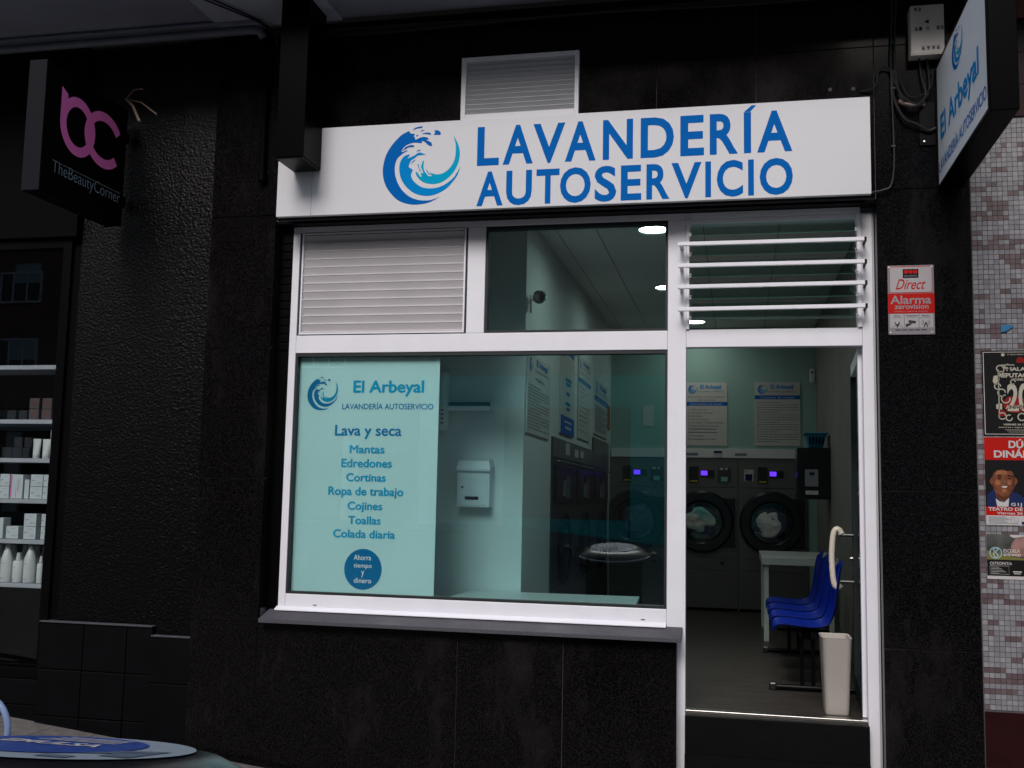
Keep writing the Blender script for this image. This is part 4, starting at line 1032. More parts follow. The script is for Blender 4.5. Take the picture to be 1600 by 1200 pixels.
# on the face, u runs from wall (far) to street (near): reading left to right for a viewer on its left side
PR = Pl((rx0, 0, 0), (0, -1, 0), (0, 0, 1), .0008)
def rp_(x, y):
    Y, Z = at_x(x, y, rx0); return (-Y, Z)
mb = MB(); u0 = rp_(1487, 75)[0]; u1 = rp_(1504.5, 75)[0]; za = rp_(1495, 106)[1]; zb_ = rp_(1495, 43)[1]
obj('wave_emblem', emblem(mb, PR, u0, za, u1, zb_), [M['blue_d'], M['blue_m'], M['blue_c']], rs)
mb = MB(); u0 = rp_(1470, 205)[0]; u1 = rp_(1529, 110)[0]; za = (rp_(1471, 213)[1]+rp_(1525, 125)[1])/2; zb_ = (rp_(1471, 178)[1]+rp_(1527, 76)[1])/2
add_text(mb, 'El Arbeyal', PR, u0, u1, za, zb_, 0, hfix=CAP, extra=.006); obj('lettering', mb, M['blue_m'], rs)
mb = MB(); u0 = rp_(1468, 262)[0]; u1 = rp_(1541, 140)[0]; za = (rp_(1469, 270)[1]+rp_(1538, 157)[1])/2; zb_ = (rp_(1469, 250)[1]+rp_(1540, 135)[1])/2
add_text(mb, 'LAVANDERÍA AUTOSERVICIO', PR, u0, u1, za, zb_, .006, hfix=CAP); obj('lettering', mb, M['blue_d'], rs)

# ------------------------------------------------------------------ shop interior
XI, YF, YB, CE, XR = -1.445, .85, 5.93, 3.525, .862
sf = obj('shop_floor', MB().box(-3.2, 1.05, .172, 6.4, FL-.06, FL-.004), M['gap'], kind='structure')
# laminate planks running away from the door
py = .175; r = 0
plank = {}
yy = .175; row = 0
while yy < 5.95:
    hgt = .195; x = -3.1+(row % 3)*.42 - .4
    while x < 1.0:
        x1_ = min(x+1.26, 1.0)
        if x1_-max(x, -1.44) > .05 and x1_ > -1.44 and max(x, -1.44) < 1.0:
            obj('floor_plank', B(max(x, -1.44)+.0012, x1_-.0012, yy+.0012, min(yy+hgt, 5.95)-.0012, FL-.004, FL+random.uniform(-.0003, .0003)), M['floor'], sf)
        x += 1.26
    yy += hgt; row += 1
obj('shop_left_wall', B(-3.3, -3.2, .02, 1.2, -.05, CE+.1), M['w_white'], kind='structure')
obj('shop_partition_wall', B(-3.2, XI, YF, YF+.1, -.05, CE), M['w_white'], kind='structure')
obj('shop_side_wall', B(XI-.1, XI, YF+.1005, YB+.1, -.05, CE), M['w_white'], kind='structure')
obj('shop_back_wall', B(XI, XR+.1, YB, YB+.1, -.05, CE), M['w_teal'], kind='structure')
obj('shop_right_wall', B(XR, XR+.1, .30, YB-.001, -.05, CE), M['w_grey'], kind='structure')
cl = obj('shop_ceiling', B(-3.3, 1.0, .172, 6.1, CE+.001, CE+.1), M['ceil_gap'], kind='structure')
for i, (a, b) in enumerate(((-3.2, -2.57), (-2.57, -1.94), (-1.94, -1.32), (-1.32, -1.02), (-1.02, -.24), (-.24, .30), (.30, .86))):
    for j in range(5):
        obj('ceiling_panel', B(a+.004, b-.004, .176+1.18*j+.004, .176+1.18*(j+1)-.004, CE-.006, CE+.0008), M['ceil'], cl)
# front lintel inside to keep daylight out of the gap
obj('shop_lintel', B(-3.2, XR, .172, .30, 3.262, CE), M['w_white'], kind='structure')
st_ = obj('door_step', B(-.3, .7125, .02, .165, -.6, FL-.012), M['step'], kind='structure')
obj('door_step', B(-.3, .712, -.02, .019, -.6, .10), M['step'], kind='structure')
tr_ = obj('door_threshold', B(-.301, .714, .10, .172, FL-.011, FL+.006), M['thresh'], bevel=.002); tag(tr_, 'thin steel threshold strip at the foot of the open door', 'threshold')

# downlights
for i, (X, Y, lb) in enumerate(((-.60, 1.36, 'round lit ceiling light nearest the shop window'), (-.64, 3.50, 'round lit ceiling light in the middle of the ceiling'), (-.46, 5.45, 'round lit ceiling light deepest in the shop'))):
    t = thing('ceiling_light', lb, 'light', (X, Y, CE-.01), 'round ceiling lights')
    obj('trim_ring', MB().lathe([(.112, -.006), (.125, -.008), (.128, -.014), (.112, -.016), (.106, -.010)], (X, Y, CE), 'z', 32, closed=True), M['whitep'], t, smooth=True)
    obj('diffuser', MB().lathe([(0, -.012), (.106, -.010), (.106, -.0065)], (X, Y, CE), 'z', 32), M['lampglow'], t)
    ld = bpy.data.lights.new('ceiling_lamp', 'AREA'); ld.shape = 'DISK'; ld.size = .2; ld.energy = (4.0, 2.6, 1.0)[i]; ld.color = (.88, 1, .93); ld.spread = R_(165)
    lo = bpy.data.objects.new('ceiling_lamp', ld); C.objects.link(lo); lo.location = (X, Y, CE-.03); lo.parent = None
    lo.matrix_world = Matrix.Translation((X, Y, CE-.03))

# spot lamp on the side wall corner
t = thing('wall_spotlight', 'small round steel spotlight on the wall corner behind the upper window', 'spotlight', (XI, 1.05, 3.0))
sxp, szp = at(838, 465, .95)
obj('wall_plate', MB().box(XI, XI+.010, .98, 1.02, szp-.10, szp+.03), M['chrome'], t, bevel=.003)
obj('arm', MB().tube([(XI+.01, 1.0, szp-.01), (XI+.05, .98, szp), (XI+.06, .95, szp+.005)], .006, 8), M['chrome'], t)
m_ = Matrix.Translation((XI+.085, .93, szp)) @ Matrix.Rotation(R_(25), 4, 'Y') @ Matrix.Rotation(R_(15), 4, 'X')
obj('lamp_head', MB().lathe([(0, .045), (.03, .04), (.045, .01), (.048, -.03), (.040, -.032), (.036, -.018), (0, -.016)], (0, 0, 0), 'y', 28), M['chrome'], t, smooth=True, xform=m_)

# mailbox on partition
t = thing('mailbox', 'white metal letterbox with scalloped roof on the wall behind the window', 'mailbox', (-1.76, YF-.05, 1.46))
mx0, mx1, mz0, mz1 = -1.885, -1.655, 1.46, 1.735
obj('box', B(mx0, mx1, YF-.10, YF-.001, mz0, mz1), M['whitep'], t, bevel=.004)
obj('door', B(mx0+.018, mx1-.018, YF-.1045, YF-.1005, mz0+.012, mz1-.035), M['whitep'], t, bevel=.002)
obj('name_slot', B(mx0+.06, mx1-.075, YF-.107, YF-.105, mz0+.05, mz0+.072), M['blackmatt'], t)
obj('lock', MB().lathe([(0, -.006), (.007, -.005), (.008, 0)], (mx0+.04, YF-.105, mz0+.135), 'y', 12), M['steel_d'], t)
obj('roof', MB().hexa([(mx0-.008, YF-.118, mz1-.02), (mx1+.008, YF-.118, mz1-.02), (mx1+.012, YF-.001, mz1+.002), (mx0-.012, YF-.001, mz1+.002),
                       (mx0+.008, YF-.10, mz1+.04), (mx1-.008, YF-.10, mz1+.04), (mx1-.004, YF-.001, mz1+.062), (mx0+.004, YF-.001, mz1+.062)]), M['whitep'], t, bevel=.003)
sc = MB()
for k in range(9):
    cx_ = mx0-.006+(mx1-mx0+.012)*(k+.5)/9; pts = [(cx_+.0135*math.cos(R_(180+a)), YF-.119, mz1-.02+.013*math.sin(R_(180+a))) for a in range(0, 181, 30)]
    sc.poly(pts); sc.poly([(p[0], p[1]+.002, p[2]) for p in reversed(pts)])
obj('scalloped_edge', sc, M['whitep'], t)
# fluorescent wall lamp and cabinet left
t = thing('wall_lamp', 'long unlit tube lamp fixed on the wall above the letterbox', 'lamp', (-1.85, YF-.05, 2.15))
obj('housing', B(-2.06, -1.66, YF-.045, YF-.001, 2.160, 2.185), M['steel_d'], t, bevel=.003)
obj('diffuser', B(-2.05, -1.675, YF-.075, YF-.02, 2.125, 2.158), M['alu'], t, bevel=.008)
obj('end_cap', B(-1.674, -1.655, YF-.055, YF-.001, 2.125, 2.188), M['whitep'], t, bevel=.002)
t = thing('wall_cabinet', 'pale rounded wall cabinet half hidden behind the frosted panel', 'cabinet', (-2.15, YF-.06, 2.0))
obj('body', B(-2.30, -1.975, YF-.11, YF-.001, 1.98, 2.40), M['whitep'], t, bevel=.03)
for k in range(4):
    obj('vent_slot', B(-2.01, -1.99, YF-.113, YF-.1105, 2.03+.03*k, 2.04+.03*k), M['steel_d'], t)
# window ledge table
t = thing('window_table', 'white folding table standing right behind the big window', 'table', (-1.2, .4, FL))
obj('tabletop', MB().hexa([(-1.80, .18, .865), (-.605, .18, .865), (-.64, .86, .865), (-1.80, .83, .865), (-1.80, .18, .893), (-.605, .18, .893), (-.64, .86, .893), (-1.80, .83, .893)]), M['desk'], t, bevel=.002)
for x, y in ((-1.72, .25), (-.70, .25), (-1.72, .76), (-.72, .76)):
    obj('leg', B(x-.015, x+.015, y-.015, y+.015, FL+.001, .864), M['whitep'], t)

# dryers
def dryer(cx_, label, units):
    t = thing('tumble_dryer', label, 'dryer', (cx_, YB-.2, FL), 'tumble dryers along the back wall')
    F_ = YB-.45; F_ = 5.90
    x0, x1 = cx_-.377, cx_+.377
    obj('body', B(x0+.004, x1-.004, F_+.02, F_+.025, FL, 2.02), M['blackmatt'], t)
    obj('control_panel', B(x0+.002, x1-.002, F_, F_+.0195, 1.690, 2.018), M['steel'], t, bevel=.003)
    obj('front_panel', B(x0+.002, x1-.002, F_, F_+.0195, .900, 1.686), M['steel'], t, bevel=.003)
    obj('lower_panel', B(x0+.002, x1-.002, F_, F_+.0195, .765, .896), M['steel'], t, bevel=.003)
    obj('kick_panel', B(x0+.002, x1-.002, F_, F_+.0195, FL+.03, .761), M['steel'], t, bevel=.003)
    obj('door_lock', MB().lathe([(0, -.012), (.018, -.010), (.020, 0)], (cx_+.20, F_, .845), 'y', 16), M['blackpl'], t)
    zc = 1.305
    obj('door_ring', MB().lathe([(.350, 0), (.348, -.045), (.325, -.070), (.245, -.072), (.222, -.050), (.215, -.005)], (cx_-.02, F_-.001, zc), 'y', 56, closed=True), M['blackpl'], t, smooth=True)
    obj('hinge_plate', B(cx_+.12, cx_+.345, F_-.035, F_-.001, 1.035, 1.575), M['blackpl'], t, bevel=.006)
    obj('hinge_strip', B(cx_+.346, cx_+.354, F_-.03, F_-.001, 1.035, 1.575), M['steel'], t)
    obj('drum', MB().lathe([(.214, .001), (.214, -.005), (.05, -.006), (0, -.006)], (cx_-.02, F_-.0015, zc), 'y', 40), M['blackmatt'], t)
    obj('door_glass', MB().lathe([(.221, -.046), (.15, -.060), (0, -.068)], (cx_-.02, F_-.001, zc), 'y', 40), M['pane_clear'], t, smooth=True)
    for k in range(6):
        a = R_(k*60+20); obj('ring_screw', MB().lathe([(0, -.004), (.006, -.003), (.007, 0)], (cx_-.02+.285*math.cos(a), F_-.072, zc+.285*math.sin(a)), 'y', 8), M['steel_d'], t)
    for k in ('coin', 'disp') + units:
        if k == 'coin':
            u = obj('coin_unit', B(cx_-.165, cx_-.060, F_-.022, F_-.001, 1.745, 1.925), M['blackpl'], t, bevel=.003)
            obj('yellow_label', B(cx_-.150, cx_-.072, F_-.024, F_-.0225, 1.750, 1.768), M['yellow'], u)
            obj('red_light', B(cx_-.118, cx_-.105, F_-.024, F_-.0225, 1.842, 1.856), M['red'], u)
        if k == 'disp':
            u = obj('display_unit', B(cx_-.040, cx_+.115, F_-.010, F_-.001, 1.805, 1.885), M['blackpl'], t, bevel=.002)
            obj('screen', B(cx_-.034, cx_+.038, F_-.0120, F_-.0105, 1.825, 1.876), M['display'], u)
        if k == 'reader':
            u = obj('card_reader', B(cx_+.155, cx_+.300, F_-.012, F_-.001, 1.755, 1.915), M['steel_d'], t, bevel=.002)
            obj('label', B(cx_+.190, cx_+.262, F_-.0145, F_-.0125, 1.758, 1.810), mat('pale_teal_label', (.18, .45, .42), .5), u)
            obj('label', B(cx_+.175, cx_+.215, F_-.0145, F_-.0125, 1.888, 1.912), M['paper'], u); obj('label', B(cx_+.235, cx_+.262, F_-.0145, F_-.0125, 1.888, 1.912), M['paper'], u)
        if k == 'notice':
            u = obj('notice', B(cx_-.315, cx_-.212, F_-.0025, F_-.001, 1.765, 1.895), M['paper'], t)
            obj('blue_field', B(cx_-.302, cx_-.225, F_-.0042, F_-.0028, 1.770, 1.845), M['navy'], u)
            obj('print', B(cx_-.300, cx_-.285, F_-.0042, F_-.0028, 1.865, 1.880), M['blackp'], u)
    return F_, zc
def cloth(cx_, zc, m, seed, sx_=.19, sz_=.12, y=5.86, label='', dz=0):
    mb = MB(); n = 26; vs = []; fs = []
    for i in range(n+1):
        for j in range(n+1):
            u, v = i/n*2-1, j/n*2-1
            r_ = math.hypot(u, v)/1.0
            ph = math.atan2(v, u)
            rr_ = max(abs(u), abs(v)); x_ = rr_*math.cos(ph); z_ = rr_*math.sin(ph)
            q = Vector((x_*2.2+seed, z_*2.2, seed*1.7))
            d = noise.noise(q)*.6+noise.noise(q*2.3)*.35+abs(noise.noise(q*3.7))*.35
            k = 1+.28*noise.noise(Vector((math.cos(ph)*1.4+seed, math.sin(ph)*1.4, 5)))
            hh = max(0, 1-rr_*rr_)**.5
            vs.append((cx_+x_*sx_*k, y-.02-hh*.020-d*.014, zc+dz+z_*sz_*k))
    for i in range(n):
        for j in range(n):
            a = i*(n+1)+j; fs.append((a, a+n+1, a+n+2, a+1))
    mb._add(vs, fs); o = obj('laundry', mb, m, smooth=True); tag(o, label, 'laundry'); return o
fy, zc = dryer(.386, 'tumble dryer at the right of the back wall beside the black dispenser', ('notice',))
dryer(-.373, 'tumble dryer seen through the left half of the open doorway', ('reader',))
dryer(-1.04 - .092, 'tumble dryer seen through the window behind the reflected bin', ('reader',))
cloth(.36, zc, M['cloth_n'], 2.3, .185, .17, 5.868, 'dark crumpled laundry filling the right dryer door')
cloth(.34, zc-.01, M['cloth_w'], 7.9, .13, .15, 5.858, 'white and teal crumpled laundry in the right dryer door')
cloth(-.40, zc, M['cloth_n'], 4.1, .18, .16, 5.868, 'dark crumpled laundry filling the middle dryer door')
cloth(-.42, zc+.02, M['cloth_t'], 12.4, .16, .13, 5.856, 'teal crumpled laundry in the middle dryer door')
cloth(-1.12, zc, M['cloth_n'], 6.6, .17, .16, 5.866, 'dark laundry in the dryer seen through the window')
# shelf panel above dryers
t = thing('dryer_top_panel', 'pale blank panel with small stickers running above the dryers', 'panel', (-.3, 5.9, 2.02))
obj('board', B(-1.43, .862, 5.885, 5.928, 2.024, 2.125), M['whitep'], t, bevel=.003)
for x0, x1, mm in ((-.57, -.44, 'greytxt'), (-.03, .10, 'greytxt'), (-.27, -.165, 'paper')):
    obj('sticker', B(x0, x1, 5.8825, 5.8845, 2.050 if mm != 'paper' else 2.035, 2.078 if mm != 'paper' else 2.108), M[mm], t)
obj('sticker_print', B(-.262, -.175, 5.8805, 5.882, 2.078, 2.102), M['navy'], t)

# posters back wall
def iposter(label, x0, x1, z0, z1, pl, W_, H_, kind, sheet, hs=1.0):
    t = thing('instruction_board', label, 'sign', sheet.v[0])
    obj('board', sheet, M['poster_w'], t)
    V = W_*hs
    e = MB(); sub = Pl(pl.o, pl.u, pl.v, .0016)
    if kind in ('dry', 'tips', 'wash', 'wash2', 'info'):
        emblem(e, sub, .07*W_, H_-.27*V, .07*W_+.22*V, H_-.05*V); obj('wave_emblem', e, [M['blue_d'], M['blue_m'], M['blue_c']], t)
        e = MB(); add_text(e, 'El Arbeyal', sub, .36*W_, .85*W_, H_-.15*V, H_-.055*V, .0, hfix=CAP, extra=.002); obj('lettering', e, M['blue_m'], t)
        e = MB(); add_text(e, 'LAVANDERÍA AUTOSERVICIO', sub, .30*W_, .92*W_, H_-.235*V, H_-.20*V, .005, hfix=CAP)
        top = H_-.29*V
        if kind in ('dry', 'wash'):
            add_text(e, 'Instrucciones, uso y funcionamiento', sub, .06*W_, .95*W_, top-.075*V, top-.03*V, .005, hfix=CAP)
            add_text(e, 'para secadoras' if kind == 'dry' else 'para lavadoras', sub, .30*W_, .70*W_, top-.15*V, top-.105*V, .005, hfix=CAP)
            top -= .17*V
        obj('small_lettering', e, M['greytxt'], t)
        band = MB(); sub.rect(band, 0, top-.10*V, W_, top-.01*V)
        if kind != 'info': obj('blue_band', band, M['blue_d'], t)
        s2 = Pl(pl.o, pl.u, pl.v, .0024); e = MB()
        ttl = {'dry': 'Instrucciones de secado', 'tips': 'Consejos de secado', 'wash': 'Instrucciones de lavado', 'wash2': 'Consejos de lavado', 'info': 'INFORMACIÓN'}[kind]
        add_text(e, ttl, s2, .12*W_ if kind != 'info' else .3*W_, .88*W_ if kind != 'info' else .7*W_, top-.078*V, top-.035*V, .01, hfix=CAP); obj('band_lettering', e, M['paper'] if kind != 'info' else M['greytxt'], t)
        e = MB(); y_ = top-.17*V
        if kind in ('dry', 'wash'):
            lines = ['1. Abrir puerta', 'e introducir prendas', 'en el tambor', '2. Cerrar puerta', '3. Introducir importe exacto', '4. Elegir modo de secado', '', '', '5. Presionar', 'para empezar el secado']
            stepz = (y_-.10*V)/len(lines)
            for k, ln in enumerate(lines):
                if ln: add_text(e, ln, sub, .07*W_, (.07+.030*len(ln))*W_, y_-stepz*k-.042*V, y_-stepz*k, .008, hfix=CAP)
                else: sub.rect(e, .07*W_, y_-stepz*k-.03*V, .75*W_, y_-stepz*k-.010*V)
        else:
            nl = 17 if kind != 'info' else 14; stepz = (y_-.04*V)/nl
            for k in range(nl):
                x = .04*W_; end = (.96 if (k*5) % 4 else .55)*W_
                while x < end:
                    wl = random.uniform(.03, .11)*W_; sub.rect(e, x, y_-stepz*k-.014*V, min(x+wl, end), y_-stepz*k); x += wl+.015*W_
        obj('text_lines', e, M['greytxt'], t, kind='stuff')
    elif kind == 'price':
        emblem(e, sub, .10*W_, H_-.30*V, .10*W_+.25*V, H_-.05*V); obj('wave_emblem', e, [M['blue_d'], M['blue_m'], M['blue_c']], t)
        e = MB(); add_text(e, 'El Arbeyal', sub, .42*W_, .92*W_, H_-.18*V, H_-.06*V, .03, hfix=CAP)
        obj('lettering', e, M['blue_m'], t)
        e = MB()
        for k, (a, b, f_) in enumerate(((.30, .75, .60), (.36, .70, .55), (.38, .62, .44), (.33, .68, .33), (.40, .63, .27))): sub.rect(e, a*W_, f_*H_, b*W_, (f_+.035)*H_)
        obj('text_lines', e, M['teal_t'], t)
        e = MB(); sub.rect(e, 0.0, 0.0, W_, .20*H_); obj('blue_field', e, M['blue_d'], t)
        s2 = Pl(pl.o, pl.u, pl.v, .0024); e = MB(); s2.rect(e, .25*W_, .13*H_, .8*W_, .15*H_); s2.rect(e, .3*W_, .06*H_, .75*W_, .09*H_); obj('pale_print', e, M['paper'], t)
    return t
yb = YB-.012
def bposter(label, x0, x1, z0, z1, kind):
    iposter(label, x0, x1, z0, z1, Pl((x0, yb, z0), (1, 0, 0), (0, 0, 1), .0016), x1-x0, z1-z0, kind, B(x0, x1, yb, YB-.001, z0, z1))
bposter('drying instructions board cut by the white mullion on the back wall', -.585, -.112, 2.165, 2.885, 'dry')
bposter('drying tips board with a blue heading band near the right wall', .192, .690, 2.170, 2.888, 'tips')
def sposter(label, y0_, y1_, z0, z1, kind):
    iposter(label, y0_, y1_, z0, z1, Pl((XI+.012, y0_, z0), (0, 1, 0), (0, 0, 1), .0016), y1_-y0_, z1-z0, kind, hs=.55, sheet=B(XI+.001, XI+.012, y0_, y1_, z0, z1))
sposter('white notice board with dense text nearest the letterbox corner', .90, 1.80, 1.985, 2.56, 'info')
sposter('narrow price board with a dark blue block at its foot', 2.32, 3.05, 2.075, 2.84, 'price')
sposter('washing instructions board right of the dark blue footed board', 3.30, 4.10, 2.09, 2.86, 'wash')
sposter('farthest board on the side wall with a bright blue band', 4.42, 5.50, 2.20, 2.78, 'wash2')
o = obj('red_notice', B(XI+.001, XI+.008, 5.55, 5.80, 2.32, 2.60), mat('red_brown_notice', (.30, .08, .04), .6)); tag(o, 'small red notice in the far corner of the side wall', 'sign')
x_, z_ = at(1013, 650, 5.92); o = obj('wall_notice', B(x_-.065, x_+.065, YB-.006, YB-.001, z_-.12, z_+.12), M['poster_w']); tag(o, 'small faded paper notice on the teal back wall above the hidden dryer', 'notice')
# security camera
t = thing('motion_sensor', 'small white motion sensor high in the back right corner', 'sensor', (.81, 5.85, 2.93))
obj('body', MB().box(.790, .850, 5.80, 5.86, 2.87, 3.03), M['whitep'], t, bevel=.015)
obj('lens', MB().lathe([(0, -.004), (.010, -.003), (.012, 0)], (.812, 5.799, 2.985), 'y', 12), M['blackpl'], t)

# washers in side wall
def washer(y0_, y1_, z1_, label):
    t = thing('washing_machine', label, 'washing machine', (XI, (y0_+y1_)/2, FL), 'washing machines set in the side wall')
    X0 = XI+.012
    obj('body', B(XI+.001, X0, y0_+.003, y1_-.003, FL, z1_), M['steel_d'], t)
    obj('top_panel', B(X0+.0005, X0+.008, y0_+.004, y1_-.004, 1.86, z1_-.003), M['steel'], t, bevel=.002)
    ym = (y0_+y1_)/2
    obj('control_recess', B(X0+.0005, X0+.010, y0_+.09, y1_-.05, 1.50, 1.80), M['blackpl'], t, bevel=.002)
    for k, (a, b, zz0, zz1, mm) in enumerate(((.10, .32, 1.53, 1.76, 'steel_d'), (.38, .54, 1.55, 1.68, 'greytxt'), (.56, .72, 1.53, 1.72, 'steel'), (.78, .92, 1.60, 1.66, 'steel_d'))):
        w_ = y1_-y0_-.14; obj('control_module', B(X0+.0105, X0+.016, y0_+.09+a*w_, y0_+.09+b*w_, zz0, zz1), M[mm], t)
    obj('handle_rail', MB().tube([(X0+.035, y0_+.08, 1.83), (X0+.035, y1_-.06, 1.83)], .008, 8), M['chrome'], t)
    obj('door_ring', MB().lathe([(.30, 0), (.29, .03), (.22, .035), (.20, .01)], (X0, ym, 1.12), 'x', 40, closed=True), M['blackmatt'], t, smooth=True)
    obj('door_glass', MB().lathe([(0, .035), (.15, .03), (.21, .012)], (X0, ym, 1.12), 'x', 30), M['blackpl'], t, smooth=True)
    obj('lower_panel', B(X0+.0005, X0+.008, y0_+.004, y1_-.004, FL+.05, .80), M['steel_d'], t, bevel=.002)
washer(1.95, 3.14, 2.02, 'washing machine nearest the window in the side wall')
washer(3.145, 4.33, 2.02, 'washing machine in the middle of the side wall')
washer(4.34, 5.60, 2.16, 'taller washing machine farthest along the side wall')
for y_, z_, h_, wd in ((2.55, 1.90, .10, 'larger'), (3.05, 1.90, .07, 'middle'), (3.40, 1.91, .06, 'rightmost')):
    o = obj('paper_note', B(XI+.0215, XI+.0225, y_, y_+.22, z_, z_+h_), M['paper']); tag(o, wd+' white paper note taped above the washing machine controls', 'note', 'notes above the washers')

# detergent dispenser + basket
t = thing('detergent_dispenser', 'black wall cabinet with two white labels mounted beside the dryers', 'dispenser', (.71, 4.3, 1.57))
obj('cabinet', B(.555, .860, 4.10, 4.45, 1.570, 2.058), M['blackpl'], t, bevel=.006)
obj('label', B(.625, .745, 4.0975, 4.0995, 1.692, 1.852), mat('grey_label', (.26, .27, .29), .5), t)
obj('label', B(.628, .745, 4.0975, 4.0995, 1.615, 1.652), M['greybox'], t)
obj('label_print', B(.665, .710, 4.0955, 4.0970, 1.795, 1.825), M['navy'], t)
obj('hook', MB().tube([(.553, 4.12, 2.0), (.548, 4.10, 2.03)], .006, 6), M['chrome'], t)
t = thing('laundry_basket', 'small teal plastic basket sitting on top of the black dispenser', 'basket', (.72, 4.27, 2.06))
mb = MB()
def frustum(mb, x0, x1, y0_, y1_, z0, X0, X1, Y0, Y1, z1_): mb.hexa([(x0, y0_, z0), (x1, y0_, z0), (x1, y1_, z0), (x0, y1_, z0), (X0, Y0, z1_), (X1, Y0, z1_), (X1, Y1, z1_), (X0, Y1, z1_)])
frustum(mb, .67, .80, 4.19, 4.36, 2.061, .645, .83, 4.15, 4.40, 2.19); obj('basket_body', mb, M['bluebas'], t, bevel=.01)
mb = MB().box(.625, .845, 4.135, 4.415, 2.1905, 2.205); obj('rim', mb, M['bluebas'], t, bevel=.005)
for k in range(5): obj('slot', B(.67+.03*k, .682+.03*k, 4.150+.0, 4.168, 2.10, 2.165), M['blackmatt'], t)

# white desk at the back right
t = thing('folding_desk', 'white laminate desk standing behind the blue chairs', 'table', (.5, 4.0, FL))
obj('desktop', B(.205, .86, 3.38, 4.62, .985, 1.055), M['desk'], t, bevel=.006)
for x, y in ((.245, 3.45), (.80, 3.45), (.245, 4.52), (.80, 4.52)):
    obj('leg', B(x-.022, x+.022, y-.022, y+.022, FL+.001, .984), M['desk'], t, bevel=.004)

# bench of four blue seats
t = thing('seat_bench', 'row of four blue plastic shell seats on a black steel frame', 'bench', (.5, 1.75, FL))
prof = [(0, -.045), (.006, -.012), (.03, .004), (.09, .006), (.18, -.006), (.27, -.010), (.33, .004), (.372, .045), (.395, .11), (.408, .20), (.420, .30), (.432, .37), (.440, .405), (.448, .425)]
def seat(yc):
    mb = MB(); ny = 12; vs = []; fs = []
    n = len(prof)
    for i, (dx, dz) in enumerate(prof):
        f = i/(n-1); hw = .215-(.03 if f < .1 else 0)-(max(0, f-.75)*.30)
        for j in range(ny+1):
            s_ = j/ny*2-1
            edge = abs(s_)**3
            cx_ = .222+dx-(.025*edge if f > .5 else 0); zz = .735+dz+(.022*edge if f <= .5 else 0)-(.06*abs(s_)**4 if i == n-1 else .02*abs(s_)**4 if i == n-2 else 0)
            vs.append((cx_, yc+s_*hw, zz))
    for i in range(n-1):
        for j in range(ny): a = i*(ny+1)+j; fs.append((a, a+ny+1, a+ny+2, a+1))
    mb._add(vs, fs); o = obj('seat', mb, M['bluep'], t, smooth=False); o.data.shade_smooth()
    s = o.modifiers.new('solid', 'SOLIDIFY'); s.thickness = .008; s.offset = 0
    ss = o.modifiers.new('sub', 'SUBSURF'); ss.levels = 1; ss.render_levels = 2
for k in range(4): seat(1.02+k*.52)
obj('beam', B(.40, .46, .92, 2.85, .655, .700), M['black'], t, bevel=.003)
for yv in (.98, 2.72):
    obj('foot_bar', B(.205, .76, yv-.020, yv+.020, FL+.004, FL+.040), M['black'], t, bevel=.012)
    obj('foot_cap', B(.196, .245, yv-.026, yv+.026, FL+.001, FL+.052), M['blackpl'], t, bevel=.010)
    for xx in (.405, .475): obj('post', B(xx-.012, xx+.012, yv-.016, yv+.016, FL+.040, .655), M['black'], t, bevel=.003)
    obj('seat_bracket', B(.25, .58, yv-.018, yv+.018, .700, .716), M['black'], t, bevel=.003)

# waste bin
t = thing('waste_bin', 'tall cream plastic waste bin just inside the open door', 'bin', (.56, .33, FL))
mb = MB(); n = 8
def rrect(cx_, cy_, hx, hy, r_, z_):
    pts = []
    for sx_, sy_, a0 in ((1, 1, 0), (-1, 1, 90), (-1, -1, 180), (1, -1, 270)):
        for k in range(5): a = R_(a0+22.5*k); pts.append((cx_+sx_*(hx-r_)+r_*math.cos(a), cy_+sy_*(hy-r_)+r_*math.sin(a), z_))
    return pts
rings = [rrect(.560, .34, .064, .10, .025, FL+.001), rrect(.560, .34, .067, .106, .028, FL+.012), rrect(.560, .34, .084, .13, .03, .752), rrect(.560, .34, .087, .133, .03, .757), rrect(.560, .34, .078, .124, .028, .752), rrect(.560, .34, .058, .096, .02, FL+.02)]
m = 20; vs = [p for rg in rings for p in rg]; fs = [(i*m+k, i*m+(k+1) % m, (i+1)*m+(k+1) % m, (i+1)*m+k) for i in range(5) for k in range(m)]+[tuple(reversed(range(m))), tuple(5*m+k for k in range(m))]
mb._add(vs, fs); obj('bin_body', mb, M['bin_w'], t, smooth=True)
mb = MB()
frustum(mb, .478, .482, .2, .47, .70, .472, .476, .2, .47, .745)
# open door leaf
dr = thing('glass_door', 'open glass door leaf with white frame and curved cream handle', 'door', (.70, .17, FL))
pA = Vector((.693, .175)); dirv = Vector((.046, .90)).normalized(); nrm = Vector((dirv.y, -dirv.x))  # nrm points +X
def leaf(nm, a0, a1, n0, n1, z0, z1, m='alu', bv=.002):
    q = [pA+dirv*a+nrm*n_ for a, n_ in ((a0, n0), (a0, n1), (a1, n1), (a1, n0))]
    mb = MB().hexa([(p.x, p.y, z0) for p in q]+[(p.x, p.y, z1) for p in q]); return obj(nm, mb, M[m], dr, bevel=bv)
leaf('hinge_stile', 0, .075, 0, .045, FL+.01, 2.445); leaf('lock_stile', .825, .90, 0, .045, FL+.01, 2.445, 'gasket')
leaf('top_rail', .0755, .8245, .001, .044, 2.37, 2.445); leaf('bottom_rail', .0755, .8245, .001, .044, FL+.01, FL+.12, 'gasket')
leaf('pane', .0755, .8245, .018, .026, FL+.12, 2.37, 'pane', 0)
leaf('gasket', .0755, .09, .008, .036, FL+.12, 2.37, 'gasket', 0)
hb = pA+dirv*.80
hx = hb.x
